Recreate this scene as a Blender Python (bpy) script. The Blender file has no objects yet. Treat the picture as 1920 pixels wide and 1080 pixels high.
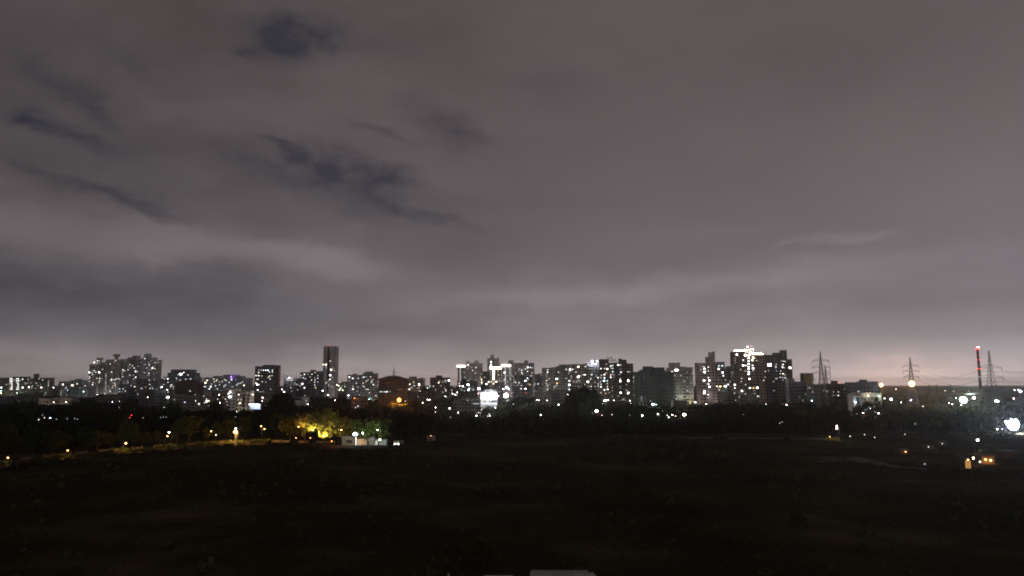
import bpy, math, random
import numpy as np
from mathutils import Vector, Matrix

random.seed(7)
RNG = np.random.default_rng(7)
SC = bpy.context.scene
COL = SC.collection
R = math.radians

# ------------------------------------------------------------------ camera
F = 1387.0            # focal length in photo pixels (1920 wide)
HOR = 720.0           # photo row of the horizon
CAMH = 28.0           # balcony height above the field
PITCH = math.atan((HOR - 540.0) / F)
cam_d = bpy.data.cameras.new('camera')
cam_d.sensor_width = 36.0
cam_d.lens = 36.0 * F / 1920.0
cam_d.clip_start = 0.5
cam_d.clip_end = 60000.0
cam = bpy.data.objects.new('camera', cam_d)
COL.objects.link(cam)
cam.location = (0, 0, CAMH)
cam.rotation_euler = (math.pi / 2 + PITCH, 0, 0)
SC.camera = cam

# ------------------------------------------------------------------ render settings
SC.view_settings.view_transform = 'Standard'
SC.view_settings.look = 'None'
SC.view_settings.exposure = 0.0
SC.view_settings.gamma = 1.0
SC.view_settings.use_curve_mapping = False
SC.render.engine = 'CYCLES'
cy = SC.cycles
cy.max_bounces = 4
cy.diffuse_bounces = 2
cy.glossy_bounces = 2
cy.transmission_bounces = 2
cy.volume_bounces = 0
cy.transparent_max_bounces = 4
cy.caustics_reflective = False
cy.caustics_refractive = False
cy.sample_clamp_indirect = 6.0
SC.render.filter_size = 1.9
cy.pixel_filter_type = 'BLACKMAN_HARRIS'
cy.filter_width = 1.9
cy.use_denoising = True
try:
    cy.denoiser = 'OPENIMAGEDENOISE'
except Exception:
    pass


def ray(px, py):
    cx = (px - 960.0) / F
    cyy = (540.0 - py) / F
    cp, sp = math.cos(PITCH), math.sin(PITCH)
    return Vector((cx, cp - cyy * sp, sp + cyy * cp))


def at(px, py, D):
    d = ray(px, py)
    return Vector((d.x / d.y * D, D, CAMH + d.z / d.y * D))


def ground(px, py):
    d = ray(px, py)
    t = -CAMH / d.z
    return Vector((d.x * t, d.y * t, 0.0))


def zat(py, D):
    d = ray(960, py)
    return CAMH + d.z / d.y * D


def pyat(z, D):          # photo row of height z at depth D
    e = (z - CAMH) / D
    a = math.atan(e) - PITCH
    return 540.0 - F * math.tan(a)


# ------------------------------------------------------------------ sky: overcast night lit by the city, with gaps of clear dark blue
def make_world():
    w = bpy.data.worlds.new('World')
    SC.world = w
    w.use_nodes = True
    nt = w.node_tree
    nt.nodes.clear()
    N = nt.nodes.new
    L = nt.links.new

    def math_(op, a, b=None, c=None, clamp=False):
        n = N('ShaderNodeMath'); n.operation = op; n.use_clamp = clamp
        for i, v in enumerate((a, b, c)):
            if v is None:
                continue
            if isinstance(v, (int, float)):
                n.inputs[i].default_value = v
            else:
                L(v, n.inputs[i])
        return n.outputs[0]

    tc = N('ShaderNodeTexCoord')
    sep = N('ShaderNodeSeparateXYZ'); L(tc.outputs['Generated'], sep.inputs[0])
    X, Y, Z = sep.outputs
    az = math_('ARCTAN2', X, Y)
    hyp = math_('SQRT', math_('ADD', math_('MULTIPLY', X, X), math_('MULTIPLY', Y, Y)))
    el = math_('ARCTAN2', Z, hyp)
    com = N('ShaderNodeCombineXYZ'); L(az, com.inputs[0]); L(el, com.inputs[1])
    # distortion of the cloud outlines
    mp = N('ShaderNodeMapping'); L(com.outputs[0], mp.inputs[0]); mp.inputs['Scale'].default_value = (9, 22, 1)
    nz = N('ShaderNodeTexNoise'); L(mp.outputs[0], nz.inputs['Vector'])
    nz.inputs['Scale'].default_value = 1.0; nz.inputs['Detail'].default_value = 7.0; nz.inputs['Roughness'].default_value = 0.62
    sub = N('ShaderNodeVectorMath'); sub.operation = 'SUBTRACT'; L(nz.outputs['Color'], sub.inputs[0]); sub.inputs[1].default_value = (.5, .5, .5)
    scl = N('ShaderNodeVectorMath'); scl.operation = 'MULTIPLY'; L(sub.outputs[0], scl.inputs[0]); scl.inputs[1].default_value = (.11, .065, 0)
    add = N('ShaderNodeVectorMath'); add.operation = 'ADD'; L(com.outputs[0], add.inputs[0]); L(scl.outputs[0], add.inputs[1])
    P = add.outputs[0]

    def blob(px, py, rx, ry, slope=0.0, sharp=1.15):
        d = ray(px, py)
        a0 = math.atan2(d.x, d.y); e0 = math.atan2(d.z, math.hypot(d.x, d.y))
        m = N('ShaderNodeMapping'); m.vector_type = 'TEXTURE'
        L(P, m.inputs['Vector'])
        m.inputs['Location'].default_value = (a0, e0, 0)
        m.inputs['Rotation'].default_value = (0, 0, -math.atan(slope))
        m.inputs['Scale'].default_value = (rx / F, ry / F, 1)
        dt = N('ShaderNodeVectorMath'); dt.operation = 'DOT_PRODUCT'
        L(m.outputs[0], dt.inputs[0]); L(m.outputs[0], dt.inputs[1])
        return math_('POWER', 0.36788, math_('POWER', dt.outputs['Value'], sharp))

    gaps = [(545, 68, 85, 36, 0, 1.25), (455, 95, 34, 9, 0, .5), (235, 105, 70, 26, .2, .28), (130, 175, 85, 15, .5, .5),
            (195, 212, 36, 7, .4, .5), (66, 230, 26, 13, 0, .6), (145, 258, 66, 13, .1, .6), (700, 250, 50, 13, .3, .32),
            (848, 240, 70, 26, .4, .65), (470, 305, 60, 24, .3, .4), (515, 270, 34, 9, .2, .6), (600, 305, 75, 26, .4, .85),
            (712, 322, 85, 22, .3, .8), (650, 355, 130, 36, .2, .6), (800, 405, 95, 12, .22, .55), (235, 372, 110, 12, .25, .55),
            (60, 320, 100, 12, .2, .4), (700, 95, 80, 18, 0, .2), (1030, 160, 90, 25, .1, .2), (350, 505, 120, 18, 0, .2)]
    gsum = None
    for (x, y, rx, ry, s, a) in gaps:
        b = blob(x, y, rx, ry, s)
        gsum = math_('MULTIPLY', b, a) if gsum is None else math_('MULTIPLY_ADD', b, a, gsum)
    # break the gaps up into soft patches
    mpg = N('ShaderNodeMapping'); L(com.outputs[0], mpg.inputs[0]); mpg.inputs['Scale'].default_value = (15, 24, 1); mpg.inputs['Rotation'].default_value = (0, 0, .35)
    ng = N('ShaderNodeTexNoise'); L(mpg.outputs[0], ng.inputs['Vector']); ng.inputs['Scale'].default_value = 1.0; ng.inputs['Detail'].default_value = 6.0; ng.inputs['Roughness'].default_value = .6
    gsum = math_('MULTIPLY', gsum, math_('MAXIMUM', math_('MULTIPLY_ADD', math_('SUBTRACT', ng.outputs['Fac'], .5), 3.0, .95), .3))
    bands = [(190, 440, 380, 44, .08, .42), (540, 470, 200, 24, .12, .32), (150, 550, 480, 62, .03, -.26), (200, 300, 260, 70, .1, -.10), (960, 552, 300, 36, -.02, .24),
             (1330, 530, 360, 20, -.06, .22), (1600, 447, 75, 9, -.05, .22), (1480, 457, 45, 5, -.1, .14), (480, 210, 150, 60, .2, .12),
             (535, 365, 50, 40, 0, .14), (1000, 330, 200, 70, .3, -.06), (1650, 100, 400, 80, 0, -.08), (700, 640, 400, 30, 0, -.05),
             (1100, 30, 240, 60, .1, .08)]
    bsum = None
    for (x, y, rx, ry, s, a) in bands:
        b = blob(x, y, rx, ry, s)
        bsum = math_('MULTIPLY', b, a) if bsum is None else math_('MULTIPLY_ADD', b, a, bsum)

    cools = [(150, 560, 520, 70, .03, .9), (250, 320, 330, 60, .2, .45), (1850, 560, 220, 160, 0, .4), (150, 130, 250, 80, .1, .25), (700, 370, 200, 50, .2, .4)]
    csum = None
    for (x, y, rx, ry, sl, a) in cools:
        b = blob(x, y, rx, ry, sl)
        csum = math_('MULTIPLY', b, a) if csum is None else math_('MULTIPLY_ADD', b, a, csum)

    # flat cloud layer seen in perspective, for texture everywhere round the sky
    zc = math_('ADD', math_('MAXIMUM', Z, 0.0), 0.12)
    cx_ = math_('DIVIDE', X, zc); cy_ = math_('DIVIDE', Y, zc)
    com2 = N('ShaderNodeCombineXYZ'); L(cx_, com2.inputs[0]); L(cy_, com2.inputs[1])
    n2 = N('ShaderNodeTexNoise'); L(com2.outputs[0], n2.inputs['Vector'])
    n2.inputs['Scale'].default_value = 0.9; n2.inputs['Detail'].default_value = 6.0; n2.inputs['Roughness'].default_value = 0.5
    n2.inputs['Distortion'].default_value = 0.8
    tex = math_('MULTIPLY', math_('SUBTRACT', n2.outputs['Fac'], 0.5), 0.42)

    # mottling, stronger in the broken cloud on the left
    mpm = N('ShaderNodeMapping'); L(P, mpm.inputs[0]); mpm.inputs['Scale'].default_value = (5.5, 11, 1); mpm.inputs['Rotation'].default_value = (0, 0, .25); mpm.inputs['Location'].default_value = (3.1, 1.7, 0)
    nm = N('ShaderNodeTexNoise'); L(mpm.outputs[0], nm.inputs['Vector']); nm.inputs['Scale'].default_value = 1.0; nm.inputs['Detail'].default_value = 5.0; nm.inputs['Roughness'].default_value = .5
    mamp = math_('MULTIPLY_ADD', math_('MINIMUM', math_('MAXIMUM', math_('MULTIPLY_ADD', X, -1.2, .35), .16), .8), 1.0, 0)
    tex = math_('ADD', tex, math_('MULTIPLY', math_('SUBTRACT', nm.outputs['Fac'], .5), mamp))
    # brightness by height above the horizon
    ramp = N('ShaderNodeValToRGB')
    L(math_('MULTIPLY', math_('MAXIMUM', el, 0.0), 2.0 / math.pi), ramp.inputs[0])
    cr = ramp.color_ramp
    cr.interpolation = 'B_SPLINE'
    stops = [(0.0, (.70, .59, .58)), (.012, (.43, .375, .378)), (.038, (.236, .206, .212)), (.085, (.160, .138, .145)),
             (.16, (.134, .112, .116)), (.30, (.103, .086, .088)), (.6, (.074, .061, .061)), (1.0, (.057, .047, .047))]
    while len(cr.elements) < len(stops):
        cr.elements.new(0.5)
    for e, (p, c) in zip(cr.elements, stops):
        e.position = p; e.color = (*c, 1)
    # the brighter side of the city lies to the right
    side = math_('MULTIPLY_ADD', X, 0.44, 0.93)
    lum = math_('MULTIPLY', side, math_('ADD', math_('ADD', bsum, tex), 1.0))
    cl = N('ShaderNodeMix'); cl.data_type = 'RGBA'; cl.blend_type = 'MULTIPLY'; cl.inputs[0].default_value = 1.0
    lumc = N('ShaderNodeCombineColor'); [L(lum, lumc.inputs[i]) for i in range(3)]
    L(ramp.outputs[0], cl.inputs[6]); L(lumc.outputs[0], cl.inputs[7])
    cool = N('ShaderNodeMix'); cool.data_type = 'RGBA'; cool.blend_type = 'MULTIPLY'
    L(math_('MINIMUM', csum, 1.0), cool.inputs[0]); L(cl.outputs[2], cool.inputs[6]); cool.inputs[7].default_value = (.86, .93, 1.02, 1)
    # warm glow painted into the sky: city light, plus halo for the amber masts
    gl = math_('ADD', math_('MULTIPLY', blob(1695, 722, 170, 36, 0, 1.0), 1.0), math_('ADD', math_('MULTIPLY', blob(865, 724, 110, 26, 0, 1.0), .45), math_('MULTIPLY', blob(640, 726, 60, 20, 0, 1.0), .35)))
    glc = N('ShaderNodeMix'); glc.data_type = 'RGBA'; glc.blend_type = 'ADD'; L(gl, glc.inputs[0]); L(cool.outputs[2], glc.inputs[6]); glc.inputs[7].default_value = (.42, .24, .17, 1)
    # clear night sky behind the clouds
    sky = N('ShaderNodeTexSky'); sky.sky_type = 'NISHITA'; sky.sun_disc = False
    sky.sun_elevation = R(-4.0); sky.sun_rotation = R(200); sky.altitude = 500
    skm = N('ShaderNodeMix'); skm.data_type = 'RGBA'; skm.blend_type = 'ADD'; skm.inputs[0].default_value = 1.0
    sks = N('ShaderNodeVectorMath'); sks.operation = 'SCALE'; L(sky.outputs[0], sks.inputs[0]); sks.inputs['Scale'].default_value = 0.05
    L(sks.outputs[0], skm.inputs[6]); skm.inputs[7].default_value = (.019, .021, .036, 1)
    gapm = math_('MULTIPLY', math_('SMOOTH_MIN', gsum, 1.0, 0.2), 0.74, clamp=True)
    mix = N('ShaderNodeMix'); mix.data_type = 'RGBA'
    L(gapm, mix.inputs[0]); L(glc.outputs[2], mix.inputs[6]); L(skm.outputs[2], mix.inputs[7])
    bg = N('ShaderNodeBackground'); L(mix.outputs[2], bg.inputs[0]); bg.inputs[1].default_value = 1.0
    out = N('ShaderNodeOutputWorld'); L(bg.outputs[0], out.inputs[0])
    w.cycles.sampling_method = 'MANUAL'
    w.cycles.sample_map_resolution = 512


make_world()
# faint moonlight through the overcast
sun_d = bpy.data.lights.new('sun', 'SUN')
sun_d.energy = 0.012
sun_d.angle = R(20)
sun_d.color = (1.0, .93, .85)
sun = bpy.data.objects.new('sun', sun_d)
COL.objects.link(sun)
sun.rotation_euler = (R(40), 0, R(25))

# ------------------------------------------------------------------ materials
MATS = {}


def mat(name, col, rough=.85, noise=.25, scale=.15, spec=.3, metal=0.0, bump=0.0, col2=None, stretch=None):
    if name in MATS:
        return MATS[name]
    m = bpy.data.materials.new(name); m.use_nodes = True
    nt = m.node_tree; b = nt.nodes['Principled BSDF']
    b.inputs['Roughness'].default_value = rough
    b.inputs['Metallic'].default_value = metal
    b.inputs['Specular IOR Level'].default_value = spec
    tc = nt.nodes.new('ShaderNodeTexCoord')
    nz = nt.nodes.new('ShaderNodeTexNoise')
    mpp = nt.nodes.new('ShaderNodeMapping'); nt.links.new(tc.outputs['Object'], mpp.inputs['Vector']); nt.links.new(mpp.outputs[0], nz.inputs['Vector'])
    if stretch:
        mpp.inputs['Scale'].default_value = stretch
    nz.inputs['Scale'].default_value = scale; nz.inputs['Detail'].default_value = 5
    rp = nt.nodes.new('ShaderNodeValToRGB'); nt.links.new(nz.outputs['Fac'], rp.inputs[0])
    c2 = col2 or tuple(c * (1 - noise) for c in col)
    rp.color_ramp.elements[0].position = .3; rp.color_ramp.elements[0].color = (*c2, 1)
    rp.color_ramp.elements[1].position = .7; rp.color_ramp.elements[1].color = (*[min(1, c * (1 + noise * .5)) for c in col], 1)
    nt.links.new(rp.outputs[0], b.inputs['Base Color'])
    if bump:
        bp = nt.nodes.new('ShaderNodeBump'); bp.inputs['Strength'].default_value = bump
        nt.links.new(nz.outputs['Fac'], bp.inputs['Height']); nt.links.new(bp.outputs[0], b.inputs['Normal'])
    MATS[name] = m
    return m


GLOW = {'w': (1.0, .98, .95), 'c': (.80, .90, 1.0), 'y': (1.0, .86, .62), 'a': (1.0, .52, .16), 'o': (1.0, .30, .05), 'r': (1.0, .05, .04),
        'g': (.80, 1.0, .78), 'b': (.62, .72, 1.0), 'p': (.38, .16, 1.0), 't': (.55, 1.0, .95), 'k': (1.0, .72, .72), 'e': (1.0, .76, .22)}


def glow(cn, strength, light=False):
    key = 'lit_%s_%g_%d' % (cn, strength, light)
    if key in MATS:
        return MATS[key]
    m = bpy.data.materials.new(key); m.use_nodes = True
    nt = m.node_tree; nt.nodes.clear()
    e = nt.nodes.new('ShaderNodeEmission'); e.inputs[0].default_value = (*GLOW[cn], 1); e.inputs[1].default_value = min(vis(strength), {'o': 10.0, 'a': 13.0, 'r': 9.0, 'e': 8.0}.get(cn, 99)) if light else strength
    o = nt.nodes.new('ShaderNodeOutputMaterial'); nt.links.new(e.outputs[0], o.inputs[0])
    m.cycles.emission_sampling = 'NONE'
    MATS[key] = m
    return m


def bulb_light(parent, loc, cn, inten, rad=.15, aim=None, cone=140):
    """the lamp's own light: inten = radiant intensity"""
    ld = bpy.data.lights.new('lamp_light', 'POINT'); ld.color = GLOW[cn]; ld.energy = 4 * math.pi * inten; ld.shadow_soft_size = rad
    if aim is not None:      # shielded lamp: a spot pointing along aim
        bpy.data.lights.remove(ld)
        ld = bpy.data.lights.new('lamp_light', 'SPOT'); ld.color = GLOW[cn]; ld.energy = 4 * math.pi * inten; ld.shadow_soft_size = rad
        ld.spot_size = R(cone); ld.spot_blend = .5
    lo = bpy.data.objects.new('lamp_light', ld); COL.objects.link(lo); lo.parent = parent; lo.location = loc
    if aim is not None:
        lo.rotation_euler = Vector(aim).to_track_quat('-Z', 'Y').to_euler()
    return lo


def vis(s):
    return min(s, 26 + s * .02)


def leaf_mat(name, col, trans=.35):
    if name in MATS:
        return MATS[name]
    m = bpy.data.materials.new(name); m.use_nodes = True
    nt = m.node_tree; nt.nodes.clear()
    g = nt.nodes.new('ShaderNodeNewGeometry')
    nz = nt.nodes.new('ShaderNodeTexNoise'); nt.links.new(g.outputs['Position'], nz.inputs['Vector']); nz.inputs['Scale'].default_value = .35
    rp = nt.nodes.new('ShaderNodeValToRGB'); nt.links.new(nz.outputs['Fac'], rp.inputs[0])
    rp.color_ramp.elements[0].position = .3; rp.color_ramp.elements[0].color = (*[c * .55 for c in col], 1)
    rp.color_ramp.elements[1].position = .7; rp.color_ramp.elements[1].color = (*[c * 1.25 for c in col], 1)
    d = nt.nodes.new('ShaderNodeBsdfDiffuse'); t = nt.nodes.new('ShaderNodeBsdfTranslucent')
    nt.links.new(rp.outputs[0], d.inputs[0]); nt.links.new(rp.outputs[0], t.inputs[0])
    mx = nt.nodes.new('ShaderNodeMixShader'); mx.inputs[0].default_value = trans
    nt.links.new(d.outputs[0], mx.inputs[1]); nt.links.new(t.outputs[0], mx.inputs[2])
    o = nt.nodes.new('ShaderNodeOutputMaterial'); nt.links.new(mx.outputs[0], o.inputs[0])
    MATS[name] = m
    return m


LEAF = leaf_mat('leaf_green', (.060, .085, .028))
LEAF2 = leaf_mat('leaf_olive', (.085, .085, .022))
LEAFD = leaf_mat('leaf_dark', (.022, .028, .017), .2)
BARK = mat('bark', (.06, .045, .03), noise=.4, scale=1.5)
STEEL = mat('galvanised_steel', (.16, .16, .17), rough=.55, metal=.3, scale=.8)
POLE = mat('pole_paint', (.03, .03, .03), rough=.5, scale=.8)
GLASS = mat('dark_glass', (.018, .020, .024), rough=.12, noise=.3, spec=.5, scale=.4)
CONC = mat('concrete', (.34, .33, .32), scale=.6, noise=.3)


# ------------------------------------------------------------------ mesh helpers
class MB:
    def __init__(s):
        s.v = []; s.f = []

    def box(s, x0, x1, y0, y1, z0, z1):
        n = len(s.v)
        s.v += [(x0, y0, z0), (x1, y0, z0), (x1, y1, z0), (x0, y1, z0), (x0, y0, z1), (x1, y0, z1), (x1, y1, z1), (x0, y1, z1)]
        s.f += [(n, n + 3, n + 2, n + 1), (n + 4, n + 5, n + 6, n + 7), (n, n + 1, n + 5, n + 4), (n + 1, n + 2, n + 6, n + 5),
                (n + 2, n + 3, n + 7, n + 6), (n + 3, n, n + 4, n + 7)]
        return s

    def tube(s, a, b, r0, r1=None, k=6):
        a = Vector(a); b = Vector(b); r1 = r0 if r1 is None else r1
        d = (b - a).normalized()
        u = d.cross(Vector((0, 0, 1)))
        if u.length < 1e-4:
            u = Vector((1, 0, 0))
        u.normalize(); w = d.cross(u)
        n = len(s.v)
        for (c, r) in ((a, r0), (b, r1)):
            for i in range(k):
                t = 2 * math.pi * i / k
                s.v.append(tuple(c + u * (r * math.cos(t)) + w * (r * math.sin(t))))
        for i in range(k):
            j = (i + 1) % k
            s.f.append((n + i, n + j, n + k + j, n + k + i))
        s.f.append(tuple(range(n + k - 1, n - 1, -1)))
        s.f.append(tuple(range(n + k, n + 2 * k)))
        return s

    def ball(s, c, r, k=8, sq=1.0):
        n = len(s.v); rings = 5
        s.v.append((c[0], c[1], c[2] - r * sq))
        for i in range(1, rings):
            t = math.pi * i / rings
            for j in range(k):
                p = 2 * math.pi * j / k
                s.v.append((c[0] + r * math.sin(t) * math.cos(p), c[1] + r * math.sin(t) * math.sin(p), c[2] - r * sq * math.cos(t)))
        s.v.append((c[0], c[1], c[2] + r * sq))
        top = len(s.v) - 1
        for j in range(k):
            s.f.append((n, n + 1 + (j + 1) % k, n + 1 + j))
            for i in range(rings - 2):
                a = n + 1 + i * k + j; b = n + 1 + i * k + (j + 1) % k
                s.f.append((a, b, b + k, a + k))
            q = n + 1 + (rings - 2) * k
            s.f.append((q + j, q + (j + 1) % k, top))
        return s

    def poly(s, pts):
        n = len(s.v); s.v += [tuple(p) for p in pts]; s.f.append(tuple(range(n, n + len(pts)))); return s

    def mesh(s, name, m):
        me = bpy.data.meshes.new(name); me.from_pydata(s.v, [], s.f); me.materials.append(m); me.update(); return me

    def build(s, name, m, parent=None, smooth=False):
        me = s.mesh(name, m)
        if smooth:
            me.polygons.foreach_set('use_smooth', [True] * len(me.polygons))
        return link(name, me, parent)


def link(name, me, parent=None):
    o = bpy.data.objects.new(name, me); COL.objects.link(o)
    if parent is not None:
        o.parent = parent
    return o


def tag(o, label=None, cat=None, group=None, kind=None):
    if label: o['label'] = label
    if cat: o['category'] = cat
    if group: o['group'] = group
    if kind: o['kind'] = kind
    return o


def empty(name, loc, rz=0.0):
    o = bpy.data.objects.new(name, None); COL.objects.link(o)
    o.empty_display_size = .5
    o.location = loc; o.rotation_euler = (0, 0, rz)
    return o


def grid_mesh(name, m, V, Fq):
    me = bpy.data.meshes.new(name)
    V = np.asarray(V, dtype=np.float32); Fq = np.asarray(Fq, dtype=np.int32)
    nf, k = Fq.shape
    me.vertices.add(len(V)); me.vertices.foreach_set('co', V.ravel())
    me.loops.add(nf * k); me.loops.foreach_set('vertex_index', Fq.ravel())
    me.polygons.add(nf)
    me.polygons.foreach_set('loop_start', np.arange(0, nf * k, k, dtype=np.int32))
    me.materials.append(m); me.update(calc_edges=True); me.validate()
    return me


# ------------------------------------------------------------------ ground, field, road
def ground_material():
    m = bpy.data.materials.new('ground_scrubland'); m.use_nodes = True
    nt = m.node_tree; b = nt.nodes['Principled BSDF']; b.inputs['Roughness'].default_value = 1.0
    b.inputs['Specular IOR Level'].default_value = 0.0
    tc = nt.nodes.new('ShaderNodeTexCoord')
    a = nt.nodes.new('ShaderNodeTexNoise'); a.inputs['Scale'].default_value = .022; a.inputs['Detail'].default_value = 8; a.inputs['Roughness'].default_value = .62
    nt.links.new(tc.outputs['Object'], a.inputs['Vector'])
    r = nt.nodes.new('ShaderNodeValToRGB'); nt.links.new(a.outputs['Fac'], r.inputs[0])
    els = r.color_ramp.elements
    els[0].position = .32; els[0].color = (.024, .022, .012, 1)
    els[1].position = .72; els[1].color = (.150, .116, .062, 1)
    e = els.new(.52); e.color = (.055, .046, .023, 1)
    c = nt.nodes.new('ShaderNodeTexNoise'); c.inputs['Scale'].default_value = .6; c.inputs['Detail'].default_value = 6
    nt.links.new(tc.outputs['Object'], c.inputs['Vector'])
    mx = nt.nodes.new('ShaderNodeMix'); mx.data_type = 'RGBA'; mx.blend_type = 'MULTIPLY'; mx.inputs[0].default_value = .6
    nt.links.new(r.outputs[0], mx.inputs[6]); nt.links.new(c.outputs['Color'], mx.inputs[7])
    nt.links.new(mx.outputs[2], b.inputs['Base Color'])
    return m


g = MB(); S_ = 14000
g.poly([(-S_, -300, 0), (S_, -300, 0), (S_, S_, 0), (-S_, S_, 0)])
tag(g.build('ground', ground_material()), kind='structure')


def ribbon(name, pts, wid, z, m):
    mb = MB()
    L_, R_ = [], []
    for i, p in enumerate(pts):
        a = pts[max(0, i - 1)]; b = pts[min(len(pts) - 1, i + 1)]
        t = Vector((b[0] - a[0], b[1] - a[1], 0)).normalized(); n = Vector((-t.y, t.x, 0)) * wid / 2
        L_.append((p[0] + n.x, p[1] + n.y, z)); R_.append((p[0] - n.x, p[1] - n.y, z))
    for i in range(len(pts) - 1):
        mb.poly([R_[i], R_[i + 1], L_[i + 1], L_[i]])
    return tag(mb.build(name, m), kind='structure')


ROAD_PX = [(-140, 905), (0, 876), (130, 862), (240, 850), (330, 842), (430, 835), (520, 832), (620, 836)]
ROAD = [ground(*p) for p in ROAD_PX]
ribbon('road', ROAD, 4.5, .012, mat('asphalt', (.018, .017, .015), scale=.5))
ribbon('path', [ground(1530, 866), ground(1580, 862), ground(1640, 868), ground(1690, 876), ground(1740, 880)], 5, .008,
       mat('sand_track', (.032, .027, .018), scale=.12, noise=.5))
ribbon('path', [ground(1640, 868), ground(1600, 858), ground(1540, 858)], 9, .016, mat('sand_track', (.13, .11, .085)))


# ------------------------------------------------------------------ foliage
def leaf_cloud(n, lobes, size, rng, flat=.35):
    """n leaf clumps spread over the lobes (cx,cy,cz,rx,ry,rz); returns verts (n*4,3)"""
    lobes = np.asarray(lobes, float)
    vol = lobes[:, 3] * lobes[:, 4] * lobes[:, 5]
    idx = rng.choice(len(lobes), n, p=vol / vol.sum())
    d = rng.normal(size=(n, 3)); d /= np.linalg.norm(d, axis=1)[:, None]
    rad = rng.uniform(.45, 1.05, n) ** .6
    c = lobes[idx, :3] + d * rad[:, None] * lobes[idx, 3:6]
    nrm = d + rng.normal(size=(n, 3)) * .7; nrm /= np.linalg.norm(nrm, axis=1)[:, None]
    u = np.cross(nrm, rng.normal(size=(n, 3))); u /= np.linalg.norm(u, axis=1)[:, None]
    w = np.cross(nrm, u)
    s = size * rng.uniform(.55, 1.25, n)
    su = (u * s[:, None]); sw = (w * (s * rng.uniform(.35, .8, n))[:, None])
    V = np.stack([c - su, c - sw * .8 + su * .1, c + su, c + sw + su * -.1], 1)
    return V.reshape(-1, 3)


def clumpy(n, lobes, size, rng, nc=120, spread=.042):
    """leaves gathered in clumps with gaps between them"""
    c4 = leaf_cloud(nc, lobes, .01, rng).reshape(-1, 4, 3).mean(1)
    pick = rng.integers(nc, size=n)
    V = leaf_cloud(n, [(0, 0, 0, 1, 1, 1)], size, rng).reshape(-1, 4, 3)
    V = V - V.mean(1)[:, None, :] + (c4[pick] + rng.normal(size=(n, 3)) * spread)[:, None, :]
    return V.reshape(-1, 3)


def quads(nv):
    return np.arange(nv, dtype=np.int32).reshape(-1, 4)


def crown_lobes(rng, n=9, spread=.62):
    lb = []
    for i in range(n):
        a = rng.uniform(0, 2 * math.pi); r = spread * math.sqrt(rng.uniform(0, 1)); z = rng.uniform(.40, .86)
        r *= 1.15 - abs(z - .6)
        s = rng.uniform(.16, .30)
        lb.append((r * math.cos(a) * .6, r * math.sin(a) * .6, z, s * 1.1, s * 1.1, s * .75))
    return lb


CROWNS, TRUNKS = [], []
for i in range(6):          # unit trees: height 1
    rg = np.random.default_rng(100 + i)
    lb = crown_lobes(rg, 10)
    V = clumpy(2200, lb, .045, rg)
    CROWNS.append((V, lb))
    tb = MB()
    tb.tube((0, 0, 0), (.012, .008, .32), .030, .020, 8)
    for (x, y, z, sx, sy, sz) in lb[:6]:
        tb.tube((.012, .008, .30), (x * .5, y * .5, .30 + (z - .30) * .6), .016, .010, 5)
        tb.tube((x * .5, y * .5, .30 + (z - .30) * .6), (x * .95, y * .95, z), .010, .004, 5)
    TRUNKS.append(tb.mesh('trunk', BARK))
CM = {}


def crown_mesh(i, lm):
    k = (i, lm.name)
    if k not in CM:
        V = CROWNS[i][0]
        CM[k] = grid_mesh('crown', lm, V, quads(len(V)))
    return CM[k]


TREES = []


def tree(x, y, h, wide, var, lm, label, group=None, z=0):
    t = empty('tree', (x, y, z), random.uniform(0, 6.28))
    t.scale = (h * wide, h * wide, h)
    link('trunk', TRUNKS[var], t); link('crown', crown_mesh(var, lm), t)
    tag(t, label, 'tree', group)
    TREES.append((x, y, h))
    return t


# ------------------------------------------------------------------ buildings
WINMESH = {}


def win_mesh(mt):
    if mt.name not in WINMESH:
        WINMESH[mt.name] = MB().box(-.5, .5, -.08, .04, -.5, .5).mesh('lit_window', mt)
    return WINMESH[mt.name]


BLD = []
CLEAR = []                 # what the trees in front must leave in view: (px0, px1, row, depth)


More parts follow.
